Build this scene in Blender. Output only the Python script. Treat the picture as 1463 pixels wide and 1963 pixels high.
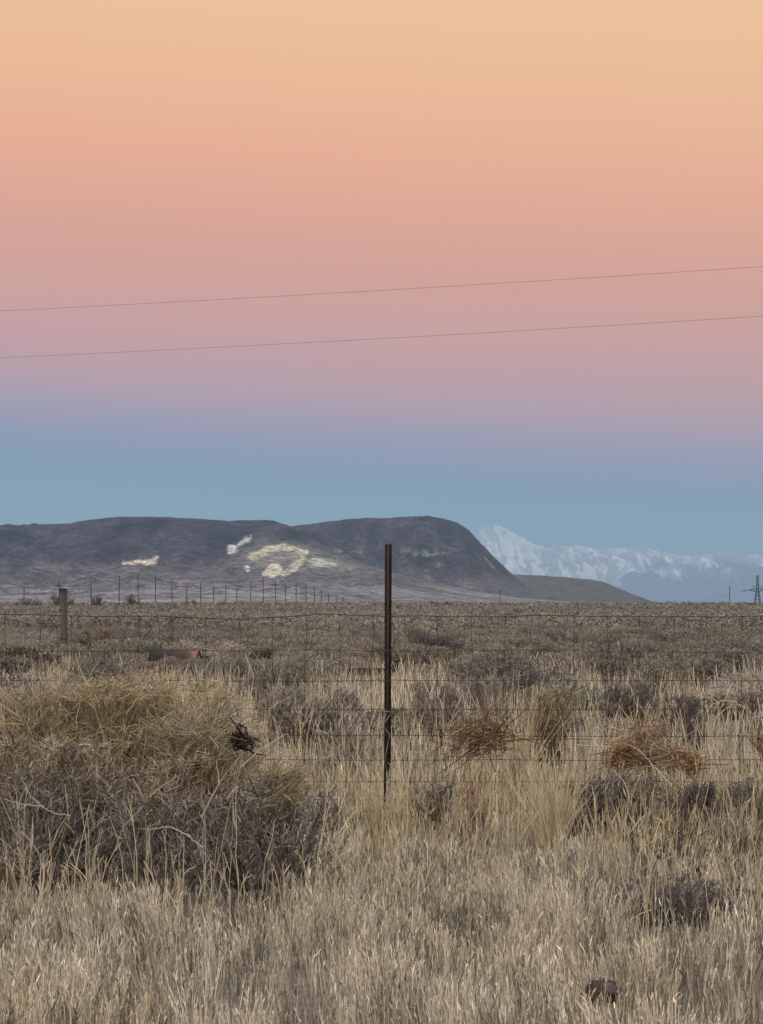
import bpy, math
import numpy as np

# ---------------------------------------------------------------- camera, sky, sun, exposure
for o in list(bpy.data.objects):
    bpy.data.objects.remove(o)
scene = bpy.context.scene
COL = scene.collection
R = np.random.default_rng(7)

F = 4700.0            # focal length in photo pixels (photo 1463 x 1963)
CX, HY = 731.5, 1157.0
EYE = 1.5
cam_d = bpy.data.cameras.new("camera")
cam = bpy.data.objects.new("camera", cam_d)
COL.objects.link(cam)
cam.location = (0, 0, EYE)
cam.rotation_euler = (math.pi / 2, 0, 0)
cam_d.sensor_fit = 'HORIZONTAL'
cam_d.sensor_width = 36.0
cam_d.lens = 36.0 * F / 1463.0
cam_d.shift_y = (HY - 981.5) / 1463.0
cam_d.clip_start = 0.1
cam_d.clip_end = 120000
scene.camera = cam

scene.view_settings.view_transform = 'Standard'
scene.view_settings.look = 'None'
scene.view_settings.exposure = 0.0
scene.view_settings.gamma = 1.0
scene.render.engine = 'CYCLES'
scene.cycles.max_bounces = 6
scene.cycles.diffuse_bounces = 2
scene.cycles.volume_bounces = 0
scene.cycles.use_denoising = True
scene.cycles.denoising_prefilter = 'NONE'      # keeps the fine grass crisp
scene.cycles.transparent_max_bounces = 8


def lin(r, g, b):
    def f(c):
        c /= 255.0
        return c / 12.92 if c <= 0.04045 else ((c + 0.055) / 1.055) ** 2.4
    return (f(r), f(g), f(b), 1.0)


SUN_EL, SUN_AZ = math.radians(4.0), math.radians(200.0)   # afterglow behind the camera
world = bpy.data.worlds.new("World")
scene.world = world
world.use_nodes = True
nt = world.node_tree
nt.nodes.clear()


def N(tree, typ, **kw):
    n = tree.nodes.new(typ)
    for k, v in kw.items():
        if k.startswith('i_'):
            key = k[2:]
            key = int(key) if key.isdigit() else key.replace('_', ' ')
            n.inputs[key].default_value = v
        else:
            setattr(n, k, v)
    return n


def ramp(tree, stops, interp='LINEAR'):
    n = tree.nodes.new('ShaderNodeValToRGB')
    cr = n.color_ramp
    cr.interpolation = interp
    while len(cr.elements) > 1:
        cr.elements.remove(cr.elements[-1])
    cr.elements[0].position = stops[0][0]
    cr.elements[0].color = stops[0][1]
    for p, c in stops[1:]:
        e = cr.elements.new(p)
        e.color = c
    return n


# sky seen opposite the set sun: blue earth shadow, pink belt, peach above; the physical sky takes over higher up
tc = N(nt, 'ShaderNodeTexCoord')
sep = N(nt, 'ShaderNodeSeparateXYZ')
nt.links.new(tc.outputs['Generated'], sep.inputs[0])
tilt = N(nt, 'ShaderNodeMath', operation='MULTIPLY_ADD')
tilt.inputs[1].default_value = 0.062
nt.links.new(sep.outputs['X'], tilt.inputs[0])
nt.links.new(sep.outputs['Z'], tilt.inputs[2])
# photo row, linear sky colour (the haze in front of it dims and tints it)
SKY = [(1157, (0.20, 0.37, 0.56)), (1000, (0.195, 0.36, 0.55)), (930, (0.165, 0.295, 0.465)), (865, (0.316, 0.278, 0.457)), (815, (0.462, 0.307, 0.422)), (760, (0.625, 0.331, 0.367)), (690, (0.719, 0.331, 0.315)), (620, (0.778, 0.351, 0.286)), (540, (0.822, 0.353, 0.244)), (440, (0.890, 0.385, 0.239)), (320, (0.978, 0.437, 0.236)), (180, (0.995, 0.508, 0.261)), (15, (0.996, 0.571, 0.280))]  #SKY
ZMAX = 0.5
stops = []
for py, c in SKY:
    t = (HY - py) / F
    stops.append(((t / math.sqrt(1 + t * t)) / ZMAX, c + (1.0,)))
stops.append((0.75, lin(238, 212, 178)))
stops.append((1.0, lin(222, 214, 205)))
mapz = N(nt, 'ShaderNodeMath', operation='DIVIDE', i_1=ZMAX)
nt.links.new(tilt.outputs[0], mapz.inputs[0])
belt = ramp(nt, stops, 'LINEAR')
nt.links.new(mapz.outputs[0], belt.inputs[0])
nis = N(nt, 'ShaderNodeTexSky', sky_type='NISHITA', sun_disc=False, sun_elevation=SUN_EL,
        sun_rotation=SUN_AZ, altitude=1300.0, air_density=1.0, dust_density=1.5, ozone_density=1.0)
nsc = N(nt, 'ShaderNodeVectorMath', operation='SCALE')
nsc.inputs['Scale'].default_value = 1.2
nt.links.new(nis.outputs[0], nsc.inputs[0])
up = N(nt, 'ShaderNodeMapRange', interpolation_type='SMOOTHSTEP')
up.inputs['From Min'].default_value = 0.30
up.inputs['From Max'].default_value = 0.75
nt.links.new(sep.outputs['Z'], up.inputs['Value'])
mx = N(nt, 'ShaderNodeMix', data_type='RGBA')
nt.links.new(up.outputs[0], mx.inputs[0])
nt.links.new(belt.outputs[0], mx.inputs[6])
nt.links.new(nsc.outputs[0], mx.inputs[7])
bg = N(nt, 'ShaderNodeBackground', i_Strength=1.0)
nt.links.new(mx.outputs[2], bg.inputs['Color'])
wo = N(nt, 'ShaderNodeOutputWorld')
nt.links.new(bg.outputs[0], wo.inputs['Surface'])

sun_d = bpy.data.lights.new("sun", 'SUN')
sun_d.energy = 2.6
sun_d.angle = math.radians(50)
sun_d.color = (1.0, 0.80, 0.58)
sun = bpy.data.objects.new("sun", sun_d)
COL.objects.link(sun)
sun.rotation_euler = (math.radians(30), 0, math.radians(-25))   # glow of the bright sky behind the viewer


# ---------------------------------------------------------------- helpers
def tag(o, label=None, cat=None, group=None, kind=None):
    if label: o['label'] = label
    if cat: o['category'] = cat
    if group: o['group'] = group
    if kind: o['kind'] = kind
    return o


def at(px, py, Y):
    """a point seen at photo pixel (px, py), Y metres away"""
    return ((px - CX) / F * Y, Y, EYE + (HY - py) / F * Y)


def _hash(ix, iy, seed):
    h = (ix.astype(np.int64) * 374761393 + iy.astype(np.int64) * 668265263 + seed * 974634) & 0x7fffffff
    h = ((h ^ (h >> 13)) * 1274126177) & 0x7fffffff
    return ((h ^ (h >> 16)) & 0xffff) / 65535.0


def vnoise(x, y, seed=0):
    x = np.asarray(x, float); y = np.asarray(y, float)
    ix, iy = np.floor(x), np.floor(y)
    fx, fy = x - ix, y - iy
    fx = fx * fx * (3 - 2 * fx); fy = fy * fy * (3 - 2 * fy)
    a = _hash(ix, iy, seed); b = _hash(ix + 1, iy, seed)
    c = _hash(ix, iy + 1, seed); d = _hash(ix + 1, iy + 1, seed)
    return (a * (1 - fx) + b * fx) * (1 - fy) + (c * (1 - fx) + d * fx) * fy


def fbm(x, y, seed=0, octs=4):
    s = 0; a = 0.5; t = 0
    for k in range(octs):
        s = s + a * vnoise(x, y, seed + 17 * k); t += a
        x = x * 2.03; y = y * 2.03; a *= 0.5
    return s / t


def sstep(a, b, x):
    t = np.clip((np.asarray(x, float) - a) / (b - a), 0, 1)
    return t * t * (3 - 2 * t)


def ground_z(x, y):
    x = np.asarray(x, float); y = np.asarray(y, float)
    z = 0.43 * np.clip((y - 4) / 8, 0, 1)
    z = z + (fbm(x / 1.3, y / 1.3, 3, 3) - 0.5) * 0.10 * sstep(3, 8, y)
    z = z + (fbm(x / 30, y / 30, 5, 3) - 0.5) * 0.26 * sstep(25, 90, y)
    z = z + (fbm(x / 160, y / 160, 9, 2) - 0.5) * 0.22 * sstep(150, 500, y) - 0.22 * sstep(120, 600, y)
    return z


def mesh_from(name, V, Q=None, T=None, C=None, smooth=False):
    V = np.asarray(V, np.float32)
    me = bpy.data.meshes.new(name)
    me.vertices.add(len(V))
    me.vertices.foreach_set('co', V.ravel())
    loops, starts, totals = [], [], []
    n = 0
    if Q is not None and len(Q):
        Q = np.asarray(Q, np.int32)
        loops.append(Q.ravel()); starts.append(np.arange(len(Q)) * 4); n = len(Q) * 4
    if T is not None and len(T):
        T = np.asarray(T, np.int32)
        loops.append(T.ravel()); starts.append(n + np.arange(len(T)) * 3)
    L = np.concatenate(loops); S = np.concatenate(starts)
    me.loops.add(len(L)); me.loops.foreach_set('vertex_index', L.astype(np.int32))
    me.polygons.add(len(S)); me.polygons.foreach_set('loop_start', S.astype(np.int32))
    if smooth:
        me.polygons.foreach_set('use_smooth', np.ones(len(S), bool))
    me.update(calc_edges=True)
    if C is not None:
        at_ = me.color_attributes.new('Col', 'FLOAT_COLOR', 'POINT')
        C = np.asarray(C, np.float32)
        if C.shape[1] == 3:
            C = np.concatenate([C, np.ones((len(C), 1), np.float32)], 1)
        at_.data.foreach_set('color', C.ravel())
    return me


def link(name, me, m, parent=None):
    o = bpy.data.objects.new(name, me)
    if m is not None and not me.materials:
        me.materials.append(m)
    COL.objects.link(o)
    if parent is not None:
        o.parent = parent
    return o


def empty(name, loc=(0, 0, 0), rz=0):
    o = bpy.data.objects.new(name, None)
    o.location = loc
    o.rotation_euler = (0, 0, rz)
    o.empty_display_size = 0.1
    COL.objects.link(o)
    return o


class MB:
    """collects ribbons, tubes, boxes and quads into one mesh"""
    def __init__(s):
        s.V, s.Q, s.T, s.C, s.n = [], [], [], [], 0

    def add(s, V, Q=None, T=None, C=None):
        V = np.asarray(V, np.float32)
        s.V.append(V)
        if Q is not None and len(Q): s.Q.append(np.asarray(Q) + s.n)
        if T is not None and len(T): s.T.append(np.asarray(T) + s.n)
        if C is None: C = np.full((len(V), 3), 0.5)
        C = np.asarray(C, np.float32)
        if C.ndim == 1: C = np.tile(C, (len(V), 1))
        s.C.append(C)
        s.n += len(V)

    def ribbons(s, P, W, C, rng, side=None):
        """P (N,K,3) polylines, W (N,K) half widths, C (N,3) or (N,K,3)"""
        Nn, K, _ = P.shape
        d = P[:, -1] - P[:, 0]
        if side is None:
            r = rng.normal(size=(Nn, 3))
            side = np.cross(d, r)
        side = side / (np.linalg.norm(side, axis=1, keepdims=True) + 1e-9)
        A = P - side[:, None] * W[..., None]
        B = P + side[:, None] * W[..., None]
        V = np.stack([A, B], 2).reshape(-1, 3)
        base = (np.arange(Nn) * K * 2)[:, None] + (np.arange(K - 1) * 2)[None]
        Q = np.stack([base, base + 1, base + 3, base + 2], -1).reshape(-1, 4)
        if C.ndim == 2: C = np.repeat(C[:, None], K, 1)
        s.add(V, Q, None, np.repeat(C, 2, 1).reshape(-1, 3))

    def tubes(s, P, W, C, sides=4):
        Nn, K, _ = P.shape
        d = P[:, -1] - P[:, 0]
        d = d / (np.linalg.norm(d, axis=1, keepdims=True) + 1e-9)
        ref = np.where(np.abs(d[:, 2:3]) > 0.9, np.array([[1., 0, 0]]), np.array([[0, 0, 1.]]))
        u = np.cross(d, ref); u /= np.linalg.norm(u, axis=1, keepdims=True) + 1e-9
        v = np.cross(d, u)
        ang = np.arange(sides) / sides * 2 * np.pi
        ring = u[:, None] * np.cos(ang)[None, :, None] + v[:, None] * np.sin(ang)[None, :, None]
        V = P[:, :, None] + ring[:, None] * W[:, :, None, None]
        idx = np.arange(Nn * K * sides).reshape(Nn, K, sides)
        a = idx[:, :-1]; b = idx[:, 1:]
        Q = np.stack([a, np.roll(a, -1, 2), np.roll(b, -1, 2), b], -1).reshape(-1, 4)
        if C.ndim == 2: C = np.repeat(C[:, None], K, 1)
        s.add(V.reshape(-1, 3), Q, None, np.repeat(C, sides, 1).reshape(-1, 3))
        if sides == 4:
            s.add_caps(V[:, 0], C[:, 0]); s.add_caps(V[:, -1], C[:, -1])

    def add_caps(s, ring, c):
        n = len(ring)
        s.add(ring.reshape(-1, 3), np.arange(n * 4).reshape(n, 4), None, np.repeat(c, 4, 0))

    def box(s, lo, hi, c=(0.5, 0.5, 0.5)):
        x0, y0, z0 = lo; x1, y1, z1 = hi
        V = [(x0, y0, z0), (x1, y0, z0), (x1, y1, z0), (x0, y1, z0), (x0, y0, z1), (x1, y0, z1), (x1, y1, z1), (x0, y1, z1)]
        Q = [(0, 3, 2, 1), (4, 5, 6, 7), (0, 1, 5, 4), (1, 2, 6, 5), (2, 3, 7, 6), (3, 0, 4, 7)]
        s.add(V, Q, None, np.array(c))

    def mesh(s, name, smooth=False):
        return mesh_from(name, np.concatenate(s.V), np.concatenate(s.Q) if s.Q else None,
                         np.concatenate(s.T) if s.T else None, np.concatenate(s.C), smooth)

    def build(s, name, m, parent=None, smooth=False):
        return link(name, s.mesh(name, smooth), m, parent)


def polytube(pts, r, sides=8, cap=True):
    """one tube along a polyline, returns V, Q"""
    pts = np.asarray(pts, float)
    r = np.broadcast_to(np.asarray(r, float), (len(pts),))
    t = np.gradient(pts, axis=0)
    t /= np.linalg.norm(t, axis=1, keepdims=True) + 1e-12
    ref = np.array([0, 0, 1.]) if abs(t[0, 2]) < 0.9 else np.array([0, 1., 0])
    V = []
    for p, d, rr in zip(pts, t, r):
        u = np.cross(d, ref); u /= np.linalg.norm(u) + 1e-12
        v = np.cross(d, u)
        a = np.arange(sides) / sides * 2 * np.pi
        V.append(p + rr * (np.cos(a)[:, None] * u + np.sin(a)[:, None] * v))
    V = np.concatenate(V)
    K = len(pts)
    idx = np.arange(K * sides).reshape(K, sides)
    a, b = idx[:-1], idx[1:]
    Q = np.stack([a, np.roll(a, -1, 1), np.roll(b, -1, 1), b], -1).reshape(-1, 4)
    T = []
    if cap:
        n = len(V)
        V = np.concatenate([V, pts[:1], pts[-1:]])
        for k in range(sides):
            T.append((n, k, (k + 1) % sides))
            T.append((n + 1, (K - 1) * sides + (k + 1) % sides, (K - 1) * sides + k))
    return V, Q, T


# ---------------------------------------------------------------- materials
def mat(name):
    m = bpy.data.materials.new(name)
    m.use_nodes = True
    t = m.node_tree
    b = t.nodes['Principled BSDF']
    return m, t, b


def plant_mat(name, vary=0.0, transl=0.22):
    m, t, b = mat(name)
    a = N(t, 'ShaderNodeAttribute', attribute_name='Col')
    col = a.outputs['Color']
    if vary:
        oi = N(t, 'ShaderNodeObjectInfo')
        mr = N(t, 'ShaderNodeMapRange')
        mr.inputs['To Min'].default_value = 1 - vary
        mr.inputs['To Max'].default_value = 1 + vary
        t.links.new(oi.outputs['Random'], mr.inputs['Value'])
        vm = N(t, 'ShaderNodeVectorMath', operation='SCALE')
        t.links.new(col, vm.inputs[0]); t.links.new(mr.outputs[0], vm.inputs['Scale'])
        col = vm.outputs[0]
    t.links.new(col, b.inputs['Base Color'])
    b.inputs['Roughness'].default_value = 0.85
    b.inputs['Specular IOR Level'].default_value = 0.15
    tr = N(t, 'ShaderNodeBsdfTranslucent')
    t.links.new(col, tr.inputs['Color'])
    ms = N(t, 'ShaderNodeMixShader', i_0=transl)
    t.links.new(b.outputs[0], ms.inputs[1]); t.links.new(tr.outputs[0], ms.inputs[2])
    t.links.new(ms.outputs[0], t.nodes['Material Output'].inputs['Surface'])
    return m


def terrain_mat(name, scale, amount, bump=0.0, bscale=None):
    m, t, b = mat(name)
    a = N(t, 'ShaderNodeAttribute', attribute_name='Col')
    g = N(t, 'ShaderNodeNewGeometry')
    no = N(t, 'ShaderNodeTexNoise', i_Scale=scale, i_Detail=6.0, i_Roughness=0.7)
    t.links.new(g.outputs['Position'], no.inputs['Vector'])
    mr = N(t, 'ShaderNodeMapRange')
    mr.inputs['From Min'].default_value = 0.3; mr.inputs['From Max'].default_value = 0.7
    mr.inputs['To Min'].default_value = 1 - amount; mr.inputs['To Max'].default_value = 1 + amount
    t.links.new(no.outputs['Fac'], mr.inputs['Value'])
    no2 = N(t, 'ShaderNodeTexNoise', i_Scale=scale * 3.3, i_Detail=4.0, i_Roughness=0.7)
    t.links.new(g.outputs['Position'], no2.inputs['Vector'])
    mr2 = N(t, 'ShaderNodeMapRange')
    mr2.inputs['From Min'].default_value = 0.3; mr2.inputs['From Max'].default_value = 0.7
    mr2.inputs['To Min'].default_value = 1 - amount * 0.8; mr2.inputs['To Max'].default_value = 1 + amount * 0.8
    t.links.new(no2.outputs['Fac'], mr2.inputs['Value'])
    pm = N(t, 'ShaderNodeMath', operation='MULTIPLY')
    t.links.new(mr.outputs[0], pm.inputs[0]); t.links.new(mr2.outputs[0], pm.inputs[1])
    vm = N(t, 'ShaderNodeVectorMath', operation='SCALE')
    t.links.new(a.outputs['Color'], vm.inputs[0]); t.links.new(pm.outputs[0], vm.inputs['Scale'])
    t.links.new(vm.outputs[0], b.inputs['Base Color'])
    b.inputs['Roughness'].default_value = 0.95
    b.inputs['Specular IOR Level'].default_value = 0.1
    if bump:
        n2 = N(t, 'ShaderNodeTexNoise', i_Scale=bscale or scale, i_Detail=5.0, i_Roughness=0.65)
        t.links.new(g.outputs['Position'], n2.inputs['Vector'])
        bp = N(t, 'ShaderNodeBump', i_Strength=1.0, i_Distance=bump)
        t.links.new(n2.outputs['Fac'], bp.inputs['Height'])
        t.links.new(bp.outputs[0], b.inputs['Normal'])
    return m


def noisy_mat(name, stops, scale, rough=0.8, metal=0.0, stretch=(1, 1, 1), bump=0.0, coords='Object'):
    m, t, b = mat(name)
    tc_ = N(t, 'ShaderNodeTexCoord')
    mp = N(t, 'ShaderNodeMapping')
    mp.inputs['Scale'].default_value = stretch
    t.links.new(tc_.outputs[coords], mp.inputs[0])
    no = N(t, 'ShaderNodeTexNoise', i_Scale=scale, i_Detail=7.0, i_Roughness=0.65)
    t.links.new(mp.outputs[0], no.inputs['Vector'])
    rp = ramp(t, stops)
    t.links.new(no.outputs['Fac'], rp.inputs[0])
    t.links.new(rp.outputs[0], b.inputs['Base Color'])
    b.inputs['Roughness'].default_value = rough
    b.inputs['Metallic'].default_value = metal
    b.inputs['Specular IOR Level'].default_value = 0.25
    if bump:
        bp = N(t, 'ShaderNodeBump', i_Strength=0.8, i_Distance=bump)
        t.links.new(no.outputs['Fac'], bp.inputs['Height'])
        t.links.new(bp.outputs[0], b.inputs['Normal'])
    return m


M_PLANT = plant_mat('dry_plant', transl=0.14)
M_SHRUB = plant_mat('shrub_plant', vary=0.22, transl=0.15)
M_SOIL = terrain_mat('desert_soil', 9.0, 0.35, bump=0.02, bscale=22.0)
M_MESA = terrain_mat('mesa_rock_and_brush', 0.04, 0.85, bump=14.0, bscale=0.045)
M_MOUNT = terrain_mat('snowy_rock', 0.004, 0.12)
M_POST = noisy_mat('rusted_dark_steel', [(0.3, (0.006, 0.005, 0.0045, 1)), (0.55, (0.016, 0.011, 0.009, 1)), (0.75, (0.036, 0.021, 0.015, 1))], 30, 0.85, 0.0, bump=0.002)
M_STUD = noisy_mat('worn_steel_ridge', [(0.3, (0.022, 0.016, 0.012, 1)), (0.7, (0.06, 0.043, 0.028, 1))], 40, 0.7, 0.3)
M_WIRE = noisy_mat('rusty_wire', [(0.3, (0.05, 0.037, 0.026, 1)), (0.7, (0.12, 0.09, 0.065, 1))], 14, 0.8, 0.2)
M_TIE = noisy_mat('galvanised_wire', [(0.3, (0.20, 0.18, 0.16, 1)), (0.7, (0.36, 0.33, 0.30, 1))], 20, 0.6, 0.3)
M_OLDWOOD = noisy_mat('weathered_wood', [(0.3, (0.06, 0.054, 0.046, 1)), (0.55, (0.12, 0.105, 0.09, 1)), (0.75, (0.20, 0.18, 0.155, 1))], 9, 0.9, 0, stretch=(4, 4, 0.5), bump=0.01)
M_DARKWOOD = noisy_mat('dark_wood', [(0.3, (0.012, 0.008, 0.007, 1)), (0.7, (0.045, 0.03, 0.024, 1))], 9, 0.9, 0, stretch=(0.6, 4, 4), bump=0.006)
M_POLE = noisy_mat('creosoted_pole_wood', [(0.3, (0.025, 0.021, 0.020, 1)), (0.7, (0.055, 0.047, 0.042, 1))], 2, 0.9)
M_CABLE = noisy_mat('cable_sheath', [(0.3, (0.24, 0.16, 0.145, 1)), (0.7, (0.32, 0.22, 0.20, 1))], 2, 0.7)
M_STEEL = noisy_mat('grey_steel_lattice', [(0.3, (0.05, 0.055, 0.06, 1)), (0.7, (0.09, 0.095, 0.10, 1))], 0.4, 0.6, 0.3)
M_CLOD = noisy_mat('dark_clod', [(0.35, (0.02, 0.016, 0.014, 1)), (0.52, (0.06, 0.048, 0.043, 1)), (0.66, (0.18, 0.15, 0.135, 1))], 16, 0.95, 0, bump=0.03)

# ---------------------------------------------------------------- ground sheet
xs = np.concatenate([-np.geomspace(60000, 4.2, 70), np.arange(-4, 4.01, 0.16), np.geomspace(4.2, 60000, 70)])
ys = np.concatenate([-np.geomspace(5000, 2, 14), np.arange(0, 4, 1.0), np.arange(4, 20, 0.16), np.geomspace(20, 70000, 150)])
GX, GY = np.meshgrid(xs, ys)
GZ = ground_z(GX, GY)
n_y, n_x = GX.shape
idx = np.arange(n_x * n_y).reshape(n_y, n_x)
GQ = np.stack([idx[:-1, :-1], idx[:-1, 1:], idx[1:, 1:], idx[1:, :-1]], -1).reshape(-1, 4)
mix = fbm(GX / 0.9, GY / 0.9, 31, 4).ravel()[:, None]
GC = np.array([0.10, 0.078, 0.06]) * (1 - mix) + np.array([0.24, 0.195, 0.15]) * mix
ground = link('ground', mesh_from('ground', np.stack([GX, GY, GZ], -1).reshape(-1, 3), GQ, None, GC, True), M_SOIL)
tag(ground, kind='structure')


# ---------------------------------------------------------------- mesa, foothill, mountains
def terrain(name, material, px0, px1, nx, ny, sky_pts, Yf, Yc, Yb, prof, zfun, cfun, seed):
    pxs = np.linspace(px0, px1, nx)
    sk = np.interp(pxs, [p[0] for p in sky_pts], [p[1] for p in sky_pts])
    yf = np.broadcast_to(Yf(pxs), pxs.shape); yc = np.broadcast_to(Yc(pxs), pxs.shape)
    nb = ny // 5
    s_front = np.linspace(0, 1, ny)
    Yg = yf[None] + (yc - yf)[None] * s_front[:, None]
    Yback = yc[None] + (Yb - yc)[None] * np.linspace(0, 1, nb + 1)[1:, None] ** 1.5
    S = np.concatenate([np.repeat(s_front[:, None], nx, 1), np.full((nb, nx), 1.0)])
    Bk = np.concatenate([np.zeros((ny, nx)), np.repeat(np.linspace(0, 1, nb + 1)[1:, None], nx, 1)])
    Yall = np.concatenate([Yg, Yback])
    PX = np.repeat(pxs[None], len(Yall), 0)
    X = (PX - CX) / F * Yall
    Hc = (HY - sk) / F * yc + EYE
    Z = Hc[None] * prof(S, PX) * (1 - 0.5 * Bk ** 2)
    Z = Z + zfun(X, Yall, S, Bk, Hc[None])
    Z = np.maximum(Z, -3) - 0.6 * (S < 0.001)
    PYY = HY - (Z - EYE) / Yall * F
    C = cfun(PX, PYY, X, Yall, S, Z)
    V = np.stack([X, Yall, Z], -1).reshape(-1, 3)
    a, b = Yall.shape
    ii = np.arange(a * b).reshape(a, b)
    Q = np.stack([ii[:-1, :-1], ii[:-1, 1:], ii[1:, 1:], ii[1:, :-1]], -1).reshape(-1, 4)
    o = link(name, mesh_from(name, V, Q, None, C.reshape(-1, 3), True), material)
    tag(o, kind='structure')
    return o


def blob(PX, PY, pts, soft):
    """soft mask round a thick polyline of (px, py, radius_x, radius_y)"""
    m = np.zeros(PX.shape)
    for (x0, y0, rx, ry), (x1, y1, qx, qy) in zip(pts[:-1], pts[1:]):
        n = max(2, int(max(abs(x1 - x0), abs(y1 - y0)) / 3))
        for t in np.linspace(0, 1, n):
            x = x0 + (x1 - x0) * t; y = y0 + (y1 - y0) * t; a = rx + (qx - rx) * t; b = ry + (qy - ry) * t
            m = np.maximum(m, 1.0 - np.sqrt(((PX - x) / a) ** 2 + ((PY - y) / b) ** 2))
    return np.clip(m / soft, 0, 1)


def prof_mesa(S, PX):
    toe = 0.36 * S / 0.5
    t = np.clip((S - 0.5) / 0.5, 0, 1)
    up_ = 0.36 + 0.64 * (1 - (1 - t) ** 1.55)
    f = np.where(S < 0.5, toe, up_)
    return f


def zf_mesa(seed, amp):
    def f(X, Y, S, Bk, H):
        env = sstep(0.0, 0.25, S) * (1 - 0.85 * sstep(0.86, 1.0, S)) * np.clip(H / 170, 0, 1)
        g = (fbm(X / 130, Y / 700, seed, 4) - 0.5) * 34 + (fbm(X / 34, Y / 120, seed + 3, 4) - 0.5) * 17
        g = g + (fbm(X / 14, Y / 14, seed + 8, 2) - 0.5) * 5.0
        return g * env * amp + (fbm(X / 18, Y / 60, seed + 5, 3) - 0.5) * 2.2 * sstep(0.9, 1, S)
    return f


DARK = np.array([0.038, 0.0305, 0.044]); BRUSH = np.array([0.105, 0.082, 0.085])
FAN = np.array([0.215, 0.19, 0.18]); PALE = np.array([0.47, 0.415, 0.31]); OCHRE = np.array([0.34, 0.295, 0.21])
WHITE = np.array([0.52, 0.48, 0.42])


def c_left(PX, PY, X, Y, S, Z):
    n1 = fbm(X / 60, Y / 160, 41, 4)[..., None]
    n2 = fbm(X / 170, Y / 40, 45, 4)[..., None]
    hi = sstep(1105, 1060, PY + (n1[..., 0] - 0.5) * 60)[..., None]
    gul = 1 - np.abs(2 * fbm(X / 75 + 0.7 * fbm(X / 90, Y / 200, 441, 3), Y / 420, 443, 4) - 1)  # gully relief shading put into the colour, along with rock and scrub bands
    spk = fbm(X / 11, Y / 22, 447, 3)
    mod = ((0.35 + 1.3 * gul ** 1.5) * (0.55 + 0.9 * spk))[..., None] * 0.9
    low = BRUSH * (0.75 + 0.5 * n1) * (0.45 + 0.55 * mod)
    fan = FAN * (0.6 + 0.7 * n2)
    fanw = (sstep(1112, 1145, PY + (n2[..., 0] - 0.5) * 45))[..., None] * (0.45 + 0.55 * sstep(0.42, 0.62, n2))
    C = low * (1 - hi) + DARK * (0.6 + 0.8 * n1) * mod * hi
    C = C * (1 - fanw) + fan * fanw
    # greenish cap line along the rim
    rim = sstep(0.955, 0.985, S)[..., None]
    C = C * (1 - 0.5 * rim) + np.array([0.085, 0.088, 0.062]) * 0.5 * rim
    jig = (fbm(X / 14, Y / 40, 51, 4) - 0.5)
    jx = (fbm(X / 18, Y / 40, 57, 4) - 0.5)
    QX, QY = PX + jx * 8, PY + jig * 7
    streak = fbm((X + 0.35 * Y) / 9, Y / 90, 67, 3)

    def paint(C, pts, soft, col, k=1.0):
        m = np.clip(blob(QX, QY, pts, soft) * k * (0.70 + 0.5 * streak) , 0, 1)[..., None]
        tex = 0.8 + 0.4 * fbm(X / 9, Y / 9, 61, 3)[..., None]
        return C * (1 - m) + col * tex * m
    # disturbed slope round the cut
    C = paint(C, [(455, 1075, 40, 22), (520, 1050, 60, 26), (600, 1065, 60, 30), (690, 1090, 50, 18)], 0.8, np.array([0.135, 0.118, 0.105]), 0.8)
    C = paint(C, [(505, 1070, 50, 26), (560, 1062, 55, 26), (600, 1080, 60, 22), (650, 1088, 50, 14)], 1.0, np.array([0.23, 0.20, 0.165]), 1.0)
    C = paint(C, [(300, 1092, 45, 16), (210, 1120, 60, 14)], 0.8, np.array([0.12, 0.105, 0.10]), 0.6)
    C = paint(C, [(487, 1068, 14, 9), (510, 1053, 14, 8), (540, 1048, 16, 8), (565, 1054, 16, 8), (585, 1058, 9, 7)], 0.45, OCHRE * 1.35)
    C = paint(C, [(497, 1062, 8, 5), (520, 1051, 9, 5), (545, 1048, 9, 5), (560, 1052, 8, 5)], 0.4, PALE)
    C = paint(C, [(580, 1067, 6, 6), (573, 1078, 12, 8), (560, 1090, 12, 8), (545, 1100, 10, 5)], 0.45, PALE * 0.9)
    C = paint(C, [(512, 1098, 14, 7), (524, 1090, 15, 11), (532, 1090, 10, 13), (522, 1103, 9, 6)], 0.4, np.array([0.54, 0.46, 0.35]))
    C = paint(C, [(472, 1088, 7, 5), (475, 1092, 5, 6)], 0.4, WHITE)
    C = paint(C, [(602, 1072, 12, 4), (612, 1078, 18, 7), (635, 1080, 14, 5)], 0.6, WHITE * 0.8)
    C = paint(C, [(600, 1084, 14, 4), (622, 1084, 22, 5)], 0.7, OCHRE)
    C = paint(C, [(446, 1052, 12, 11), (440, 1056, 6, 6)], 0.5, np.array([0.55, 0.50, 0.44]))
    C = paint(C, [(456, 1046, 7, 5), (474, 1034, 8, 7), (480, 1030, 4, 4)], 0.6, np.array([0.46, 0.42, 0.37]))
    C = paint(C, [(238, 1079, 8, 4), (262, 1078, 14, 5), (290, 1077, 13, 8), (298, 1070, 6, 5)], 0.5, np.array([0.56, 0.45, 0.35]))
    return C


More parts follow.
